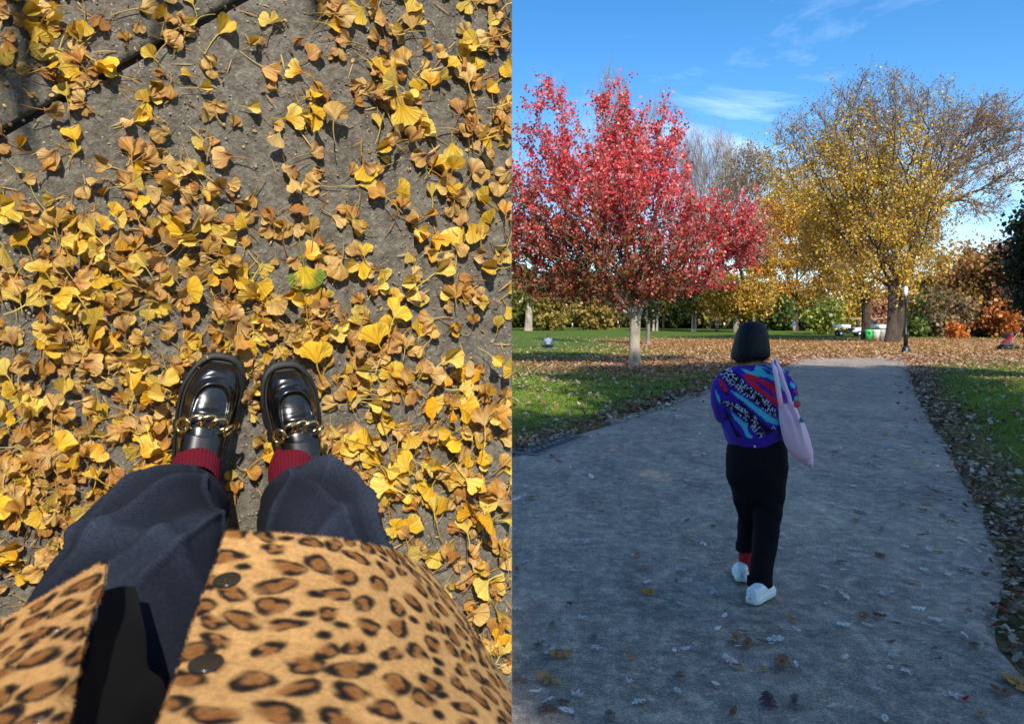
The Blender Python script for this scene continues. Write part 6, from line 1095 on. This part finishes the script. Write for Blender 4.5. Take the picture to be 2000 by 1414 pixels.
for pl in ([(380, 508), (425, 515), (470, 535), (510, 480), (560, 486), (630, 530), (700, 580), (760, 660), (790, 740), (750, 720), (700, 655), (640, 612), (560, 572), (480, 565), (420, 540)], [(555, 455), (610, 445), (690, 515), (705, 565), (640, 520)], [(288, 682), (335, 700), (440, 775), (540, 850), (610, 900), (655, 905), (680, 850), (705, 900), (690, 955), (640, 955), (555, 930), (490, 865), (400, 790), (320, 725)], [(300, 860), (350, 905), (412, 955), (416, 1015), (452, 1060), (432, 1072), (395, 1040), (375, 980), (325, 925)], [(795, 610), (845, 640), (835, 675), (800, 665)], [(825, 735), (900, 735), (890, 780), (835, 775)], [(180, 680), (205, 740), (215, 800), (185, 760)], [(655, 815), (700, 860), (670, 890)]): c[inpoly(jx, jy, pl)] = TEAL
for pl in ([(388, 550), (430, 542), (560, 598), (640, 645), (705, 700), (730, 830), (700, 855), (640, 800), (560, 738), (470, 668), (415, 612)], [(205, 585), (235, 600), (275, 690), (250, 702), (215, 640)], [(815, 690), (890, 675), (892, 702), (840, 712)], [(690, 800), (730, 800), (720, 860), (695, 860)]): c[inpoly(jx, jy, pl)] = REDK
for pl in ([(465, 590), (540, 632), (610, 690), (650, 745), (600, 720), (520, 660)], [(620, 690), (660, 700), (700, 760), (660, 750)], [(540, 500), (600, 520), (640, 560), (580, 545)]): c[inpoly(jx, jy, pl)] = PURP
# knitted white flecks: net of short strokes inside two diagonal bands
ca = math.cos(.62); sa = math.sin(.62); bu, bv = (gx*ca+gy*sa)/27, (-gx*sa+gy*ca)/24; iu, iv = np.floor(bu), np.floor(bv); f1 = np.full(len(gx), 9.); f2 = np.full(len(gx), 9.)
for du in (-1, 0, 1):
    for dv in (-1, 0, 1):
        a, b = iu+du, iv+dv; h = np.modf(np.abs(np.sin(a*127.1+b*311.7)*43758.5))[0]; h2 = np.modf(np.abs(np.sin(a*269.5+b*183.3)*43758.5))[0]; d = np.hypot(bu-a-.15-.7*h, bv-b-.15-.7*h2); f2 = np.where(d < f1, f1, np.minimum(f2, d)); f1 = np.minimum(f1, d)
net = (f2-f1 < .19) & (np.modf(np.abs(np.sin(iu*17.3+iv*91.7)*9137.1))[0] > .3)
band = inpoly(gx, gy, [(222, 535), (300, 495), (345, 540), (420, 640), (500, 690), (580, 760), (640, 840), (645, 895), (560, 860), (490, 790), (440, 750), (360, 695), (250, 610)]) | inpoly(gx, gy, [(200, 765), (260, 770), (330, 790), (430, 860), (490, 910), (505, 970), (548, 1045), (505, 1065), (440, 985), (400, 930), (300, 840), (235, 800)]) | inpoly(gx, gy, [(720, 470), (770, 510), (760, 545), (715, 500)]) | inpoly(gx, gy, [(600, 960), (660, 985), (640, 1000), (590, 985)])
c[band & net] = WHT; c[band & ~net] = BLCK*1.1; c[gy > 1062] = PURP*1.05
setcol(me, c); adopt(link('sweater', me, None, mat_attr('sweater_knit', .9, .15, 260, .35, .5, .003, .2)), wom)
# hair
M_HAIR, nt, b = newmat('black_hair'); tcn = N(nt, 'ShaderNodeTexCoord'); mpn = N(nt, 'ShaderNodeMapping'); mpn.inputs['Scale'].default_value = (1, 1, .05); nt.links.new(tcn.outputs['Object'], mpn.inputs[0]); nn_ = noise(nt, mpn.outputs[0], 260, 3); nt.links.new(ramp(nt, nn_.outputs['Fac'], [(.3, C(5, 4, 5)), (.7, C(16, 14, 15))]).outputs[0], b.inputs['Base Color']); b.inputs['Roughness'].default_value = .5; b.inputs['Specular IOR Level'].default_value = .3; bump(nt, b, nn_.outputs['Fac'], .5, .004)
prof = [(627.5, 1473, 3), (629, 1473, 12), (633, 1472, 19.5), (640, 1472, 25.5), (650, 1471, 29), (662, 1470, 31), (674, 1469.5, 33), (684, 1468.5, 34.5), (692, 1468, 35.5), (698, 1467, 34.5), (703, 1467, 29)]
pc = curve([(p[0], p[1], p[2]) for p in prof], 60); seg = 220; a = np.linspace(0, 2*np.pi, seg, endpoint=False); rows = []
for k, (py, cx, rx) in enumerate(pc):
    s = k/59; P_ = np.stack([np.cos(a)*4, np.sin(a)*4, np.full(seg, .12*s)], -1); st = 1+(.07*vnoise(P_*[1, 1, 1], 1.6, 2, 2)+.03*vnoise(P_, 7, 3, 2))*min(1, s*3); yy = py+(7.0*vnoise(P_, 1.6, 8, 2)+5*vnoise(P_, 8, 9, 2)+3*np.clip(-np.cos(a), 0, 1))*max(0, s-.78)/.22; face = np.where(np.sin(a) > .35, 1, 0)
    flick = np.where(np.cos(a) < -.5, 3.0, 1.0)*max(0, s-.8)*4*(s < .97); rows.append(np.stack([(cx-HX)*PXM+np.cos(a)*(rx*st+flick)*PXM, DW+.02+np.sin(a)*rx*st*PXM*(1.03-.12*face), EYE-(yy-HY)*PXM], -1))
rows.append(rows[-1]*.3+np.array(W(1468, 700, .02))*.7); rows = [(r_-np.array(W(1470, 660, .02)))*[.93, .93, .955]+np.array(W(1470, 660, .02)) for r_ in rows]; me = mk('hair', np.concatenate(rows), grid_faces(61, seg, True), smooth=True); hair = adopt(link('hair', me, None, M_HAIR), wom)
Hc = W(1471, 655, .02); hv, hf, hn = [], [], 0
for k in range(2600):
    a0 = rng.uniform(0, 2*np.pi); top = rng.uniform(0, .35); end = rng.uniform(.80, 1.0) if rng.random() < .8 else rng.uniform(.6, .9); drop = rng.uniform(-5, 7)+(4 if math.cos(a0) < -.4 else 0); nseg = 9; t_ = np.linspace(top, end, nseg); tw = rng.normal(0, .10); off = rng.uniform(-.02, .05); flare = rng.uniform(0, 1)**2*(3.4 if math.cos(a0) < -.3 else .5); pts = []
    for t1 in t_:
        i_ = t1*59; py, cx, rx = [np.interp(i_, np.arange(60), pc[:, q_]) for q_ in range(3)]; a1 = a0+tw*t1+.04*math.sin(6*t1+k); late = max(0, t1-.82)/.18; rr_ = rx*(1+off*(.4+t1))+flare*late**1.5*2.8; pts.append(((cx-HX)*PXM+math.cos(a1)*rr_*PXM, DW+.02+math.sin(a1)*rr_*PXM*1.0, EYE-(py+drop*late-HY)*PXM))
    P_ = np.array(pts); side_ = np.array([-math.sin(a0), math.cos(a0), 0]); w_ = np.linspace(.0022, .0006, nseg)[:, None]*rng.uniform(.6, 1.3); V_ = np.stack([P_-side_*w_, P_+side_*w_], 1).reshape(-1, 3); f_ = np.array([(2*q_, 2*q_+1, 2*q_+3, 2*q_+2) for q_ in range(nseg-1)]); hv.append(V_); hf.append(f_+hn); hn += 2*nseg
o = link('hair_strands', mk('hair_strands', np.concatenate(hv), np.concatenate(hf), smooth=True), None, M_HAIR); o['kind'] = 'stuff'; adopt(o, wom); o.parent = hair; o.matrix_parent_inverse = Matrix.Identity(4)
# socks and sneakers
M_RSOCK = mat_noise('red_sock', C(150, 14, 28), C(178, 22, 38), 140, .9, .4, .001); m = MB(); add_limb(m, [(1455, 1056, .215, .040), (1456, 1080, .22, .040), (1456, 1100, .225, .040), (1456, 1112, .23, .042)], 20); adopt(m.build('sock', M_RSOCK, None, True), wom)
m = MB(); add_limb(m, [(1485, 1130, -.08, .034), (1487, 1150, -.07, .036), (1488, 1160, -.06, .038)], 20); adopt(m.build('sock', mat_noise('dark_sock', C(30, 12, 14), C(46, 18, 20), 100, .9, .3, .001), None, True), wom)
M_SNK = mat_noise('white_leather', C(226, 230, 224), C(238, 240, 234), 14, .45, .15, .002); M_SOLE = mat_noise('white_rubber', C(228, 230, 218), C(238, 240, 230), 20, .6, .1, .001)
def sneaker(heel, ang, lift, label, pitch=0.0):
    f = Vector((math.sin(ang), math.cos(ang), 0)); e = empty('tmp'); bpy.data.objects.remove(e); side = np.array((math.cos(ang), -math.sin(ang), 0)); fw_ = np.array(f); up_ = np.array((0, 0, 1.))
    cp_, sp_ = math.cos(pitch), math.sin(pitch); o0 = np.array(heel)+up_*lift
    def G(V): V = np.asarray(V, float); y = V[:, 1]; z = V[:, 2]; y2 = y*cp_+z*sp_; z2 = z*cp_-y*sp_; return o0+V[:, :1]*side+y2[:, None]*fw_+z2[:, None]*up_
    yy = np.array([0, .008, .03, .07, .12, .17, .21, .235, .25, .256]); ww = np.array([.016, .026, .034, .036, .038, .0445, .044, .036, .022, .008]); hh = np.array([.060, .082, .094, .094, .086, .070, .056, .046, .038, .030])
    t = np.linspace(0, 1, 50); y_ = np.interp(t, np.linspace(0, 1, 10), yy); w_ = np.interp(y_, yy, ww); h_ = np.interp(y_, yy, hh); up = MB(); rows = []; a = np.linspace(-np.pi*.5, np.pi*.5, 31)
    for y1, w1, h1 in zip(y_, w_, h_): k = np.sign(np.sin(a))*np.abs(np.sin(a))**.8; rows.append(np.stack([w1*k*(1-.15*np.cos(a)**4), np.full(31, y1)+.006*np.cos(a)*(y1 < .03), .024+(h1-.024)*np.abs(np.cos(a))**.62-(.020*np.exp(-((y1-.055)/.035)**2)*np.cos(a)**3)], -1))
    rows.insert(0, rows[0]*[.55, 1, 1]-[0, .005, 0]); rows.insert(0, rows[0]*[0, 1, 0]+[0, 0, .04]); rows = np.array(rows); rows[..., 0] += .0012*np.sin(rows[..., 1]*160); up.add(G(rows.reshape(-1, 3)*1.06), grid_faces(52, 31)); so_ = adopt(up.build('sneaker', M_SNK, None, True), wom); so_['label'] = label
    ol = np.vstack([np.c_[w_*1.10+.002, y_], np.c_[-(w_*1.10+.002), y_][::-1]]); n = len(ol); ms = MB(); cen = np.array([0, .125]); V = np.vstack([np.c_[(ol-cen)*k+cen, np.full(n, z)] for k, z in ((.97, 0), (1.0, .004), (1.0, .024), (.985, .029), (.9, .030), (.05, .03))]); ms.add(G(V*1.06), grid_faces(6, n, True)); o = ms.build('sole', M_SOLE, None); adopt(o, wom); o.parent = so_; o.matrix_parent_inverse = Matrix.Identity(4)
def foot_at(px, py): p = gnd(px, py); z = pth_z(p.x, p.y)-.004; k = 1-z/EYE; return (p.x*k, p.y*k, z)
sneaker(foot_at(1466, 1180), R(42), 0, 'white sneaker on the rear right foot')
sneaker(foot_at(1450, 1140), R(15), .012, 'white sneaker on the front left foot', R(6))
# ---- pink tote bag
rowsb = [((728, 795), (853, 785), .016), ((732, 880), (896, 870), .036), ((740, 970), (943, 960), .05), ((760, 1070), (982, 1060), .056), ((792, 1165), (1006, 1150), .052), ((850, 1250), (1018, 1210), .042), ((930, 1305), (1020, 1290), .026), ((1008, 1358), (1020, 1364), .005)]
q = lambda p: (1350+p[0]/4.283, 600+p[1]/4.283); ctrl = []; ub = np.linspace(0, 1, 7)
Lb = curve([(*q(r_[0]), r_[2]) for r_ in rowsb], 70); Rb = curve([(*q(r_[1]), r_[2]) for r_ in rowsb], 70); u = np.linspace(0, 1, 40); Vf, Vb_ = [], []
for k in range(70):
    px = Lb[k, 0]+(Rb[k, 0]-Lb[k, 0])*u; py = Lb[k, 1]+(Rb[k, 1]-Lb[k, 1])*u-(np.sin(np.pi*u)*-9 if k < 2 else 0)*(1 if k == 0 else .5); th = Lb[k, 2]*np.sin(np.pi*u)**.65
    base_d = DW-.155-.03*u; P_ = np.array([at(a, b, d) for a, b, d in zip(px, py, base_d)]); s = k/69
    fo = .012*np.sin((px-1530)*.35-py*.10+2*vnoise(P_, 9, 3, 2))*np.sin(np.pi*u)*np.exp(-((s-.2)/.25)**2)+.006*vnoise(P_, 16, 7, 2)*np.sin(np.pi*u)+.006*np.sin(py*.25+px*.2)*np.sin(np.pi*u)*np.exp(-((s-.85)/.12)**2)
    F_ = P_.copy(); F_[:, 1] -= th+fo; B_ = P_.copy(); B_[:, 1] += th+fo*.5; Vf.append(F_); Vb_.append(B_)
n = 70*40; me = mk('tote_bag', np.vstack([np.concatenate(Vf), np.concatenate(Vb_)]), np.vstack([grid_faces(70, 40)[:, ::-1], grid_faces(70, 40)+n]), smooth=True)
M_PINK = mat_noise('pink_canvas', C(246, 196, 212), C(250, 210, 222), 160, .85, .25, .001)
bag = tag(empty('tote_bag', gnd(1560, 1160)), 'pale pink cloth tote bag hanging from the woman\'s right shoulder', 'tote bag'); adopt(link('bag_body', me, None, M_PINK), bag)
def ribbon(pts, w, name, par, mat):
    P_ = curve(pts, 40); T_ = np.gradient(P_, axis=0); T_ /= np.linalg.norm(T_, axis=1)[:, None]; s_ = np.cross(T_, [0, -1., 0]); s_ /= np.linalg.norm(s_, axis=1)[:, None]+1e-9; o_ = np.cross(s_, T_)*.0018; V = np.stack([P_-s_*w+o_, P_+s_*w+o_, P_+s_*w-o_, P_-s_*w-o_], 1).reshape(-1, 3); m_ = MB(); m_.add(V, grid_faces(40, 4, True)); adopt(m_.build(name, mat, None), par)
def zq(X_, Y_, dd): return W(*q((X_, Y_)), dd)
ribbon([zq(752, 830, -.175), zq(740, 760, -.185), zq(722, 640, -.18), zq(705, 540, -.16), zq(690, 480, -.12), zq(690, 452, -.05), zq(700, 455, .03), zq(712, 540, .12)], .0135, 'strap', bag, M_PINK)
ribbon([zq(832, 810, -.19), zq(815, 740, -.185), zq(772, 620, -.175), zq(745, 530, -.155), zq(722, 475, -.105), zq(715, 455, -.04), zq(722, 462, .04), zq(730, 540, .12)], .0115, 'strap', bag, M_PINK)
# ---- charm on the bag
ch = tag(empty('bag_charm', zq(885, 810, -.17)), 'coral pom-pom charm with blue tassel hanging on the pink bag', 'bag charm'); m = MB(); c0 = zq(885, 812, -.235); d_ = rng.normal(0, 1, (900, 3)); d_ /= np.linalg.norm(d_, axis=1)[:, None]; m.loft([(c0+[0, 0, .017*math.cos(v)], (.017*math.sin(v), 0, 0), (0, .017*math.sin(v), 0)) for v in np.linspace(.05, 3.09, 12)], 16)
for v in d_: s_ = np.cross(v, [.3, .5, .8]); s_ /= np.linalg.norm(s_); m.add(np.array([c0+v*.014-s_*.0009, c0+v*.014+s_*.0009, c0+v*rng.uniform(.019, .023)]), t=[(0, 1, 2)])
adopt(m.build('pom_pom', mat_noise('coral_wool', C(226, 70, 84), C(240, 96, 100), 200, .9, .2), None), ch)
m = MB()
for k, (X_, Y_) in enumerate(((897, 850), (903, 866), (909, 882), (914, 898))):
    c1 = zq(X_, Y_, -.24); m.loft([(c1+[0, 0, .006*math.cos(v)], (.006*math.sin(v), 0, 0), (0, .006*math.sin(v), 0)) for v in np.linspace(.05, 3.09, 8)], 10)
adopt(m.build('beads', mat_noise('wood_bead', C(176, 130, 90), C(206, 170, 130), 90, .5, 0), None, True), ch)
m = MB(); c1 = zq(918, 905, -.245)
for k in range(70): a = rng.uniform(0, 6.28); r_ = rng.uniform(0, .013); m.tube([c1, c1+np.array([math.cos(a)*r_*.5, math.sin(a)*r_*.4, -.016]), c1+np.array([.006+math.cos(a)*r_, math.sin(a)*r_*.7, rng.uniform(-.040, -.034)])], .0013, 4)
adopt(m.build('tassel', mat_noise('blue_thread', C(70, 140, 180), C(120, 180, 206), 120, .8, .1), None), ch)
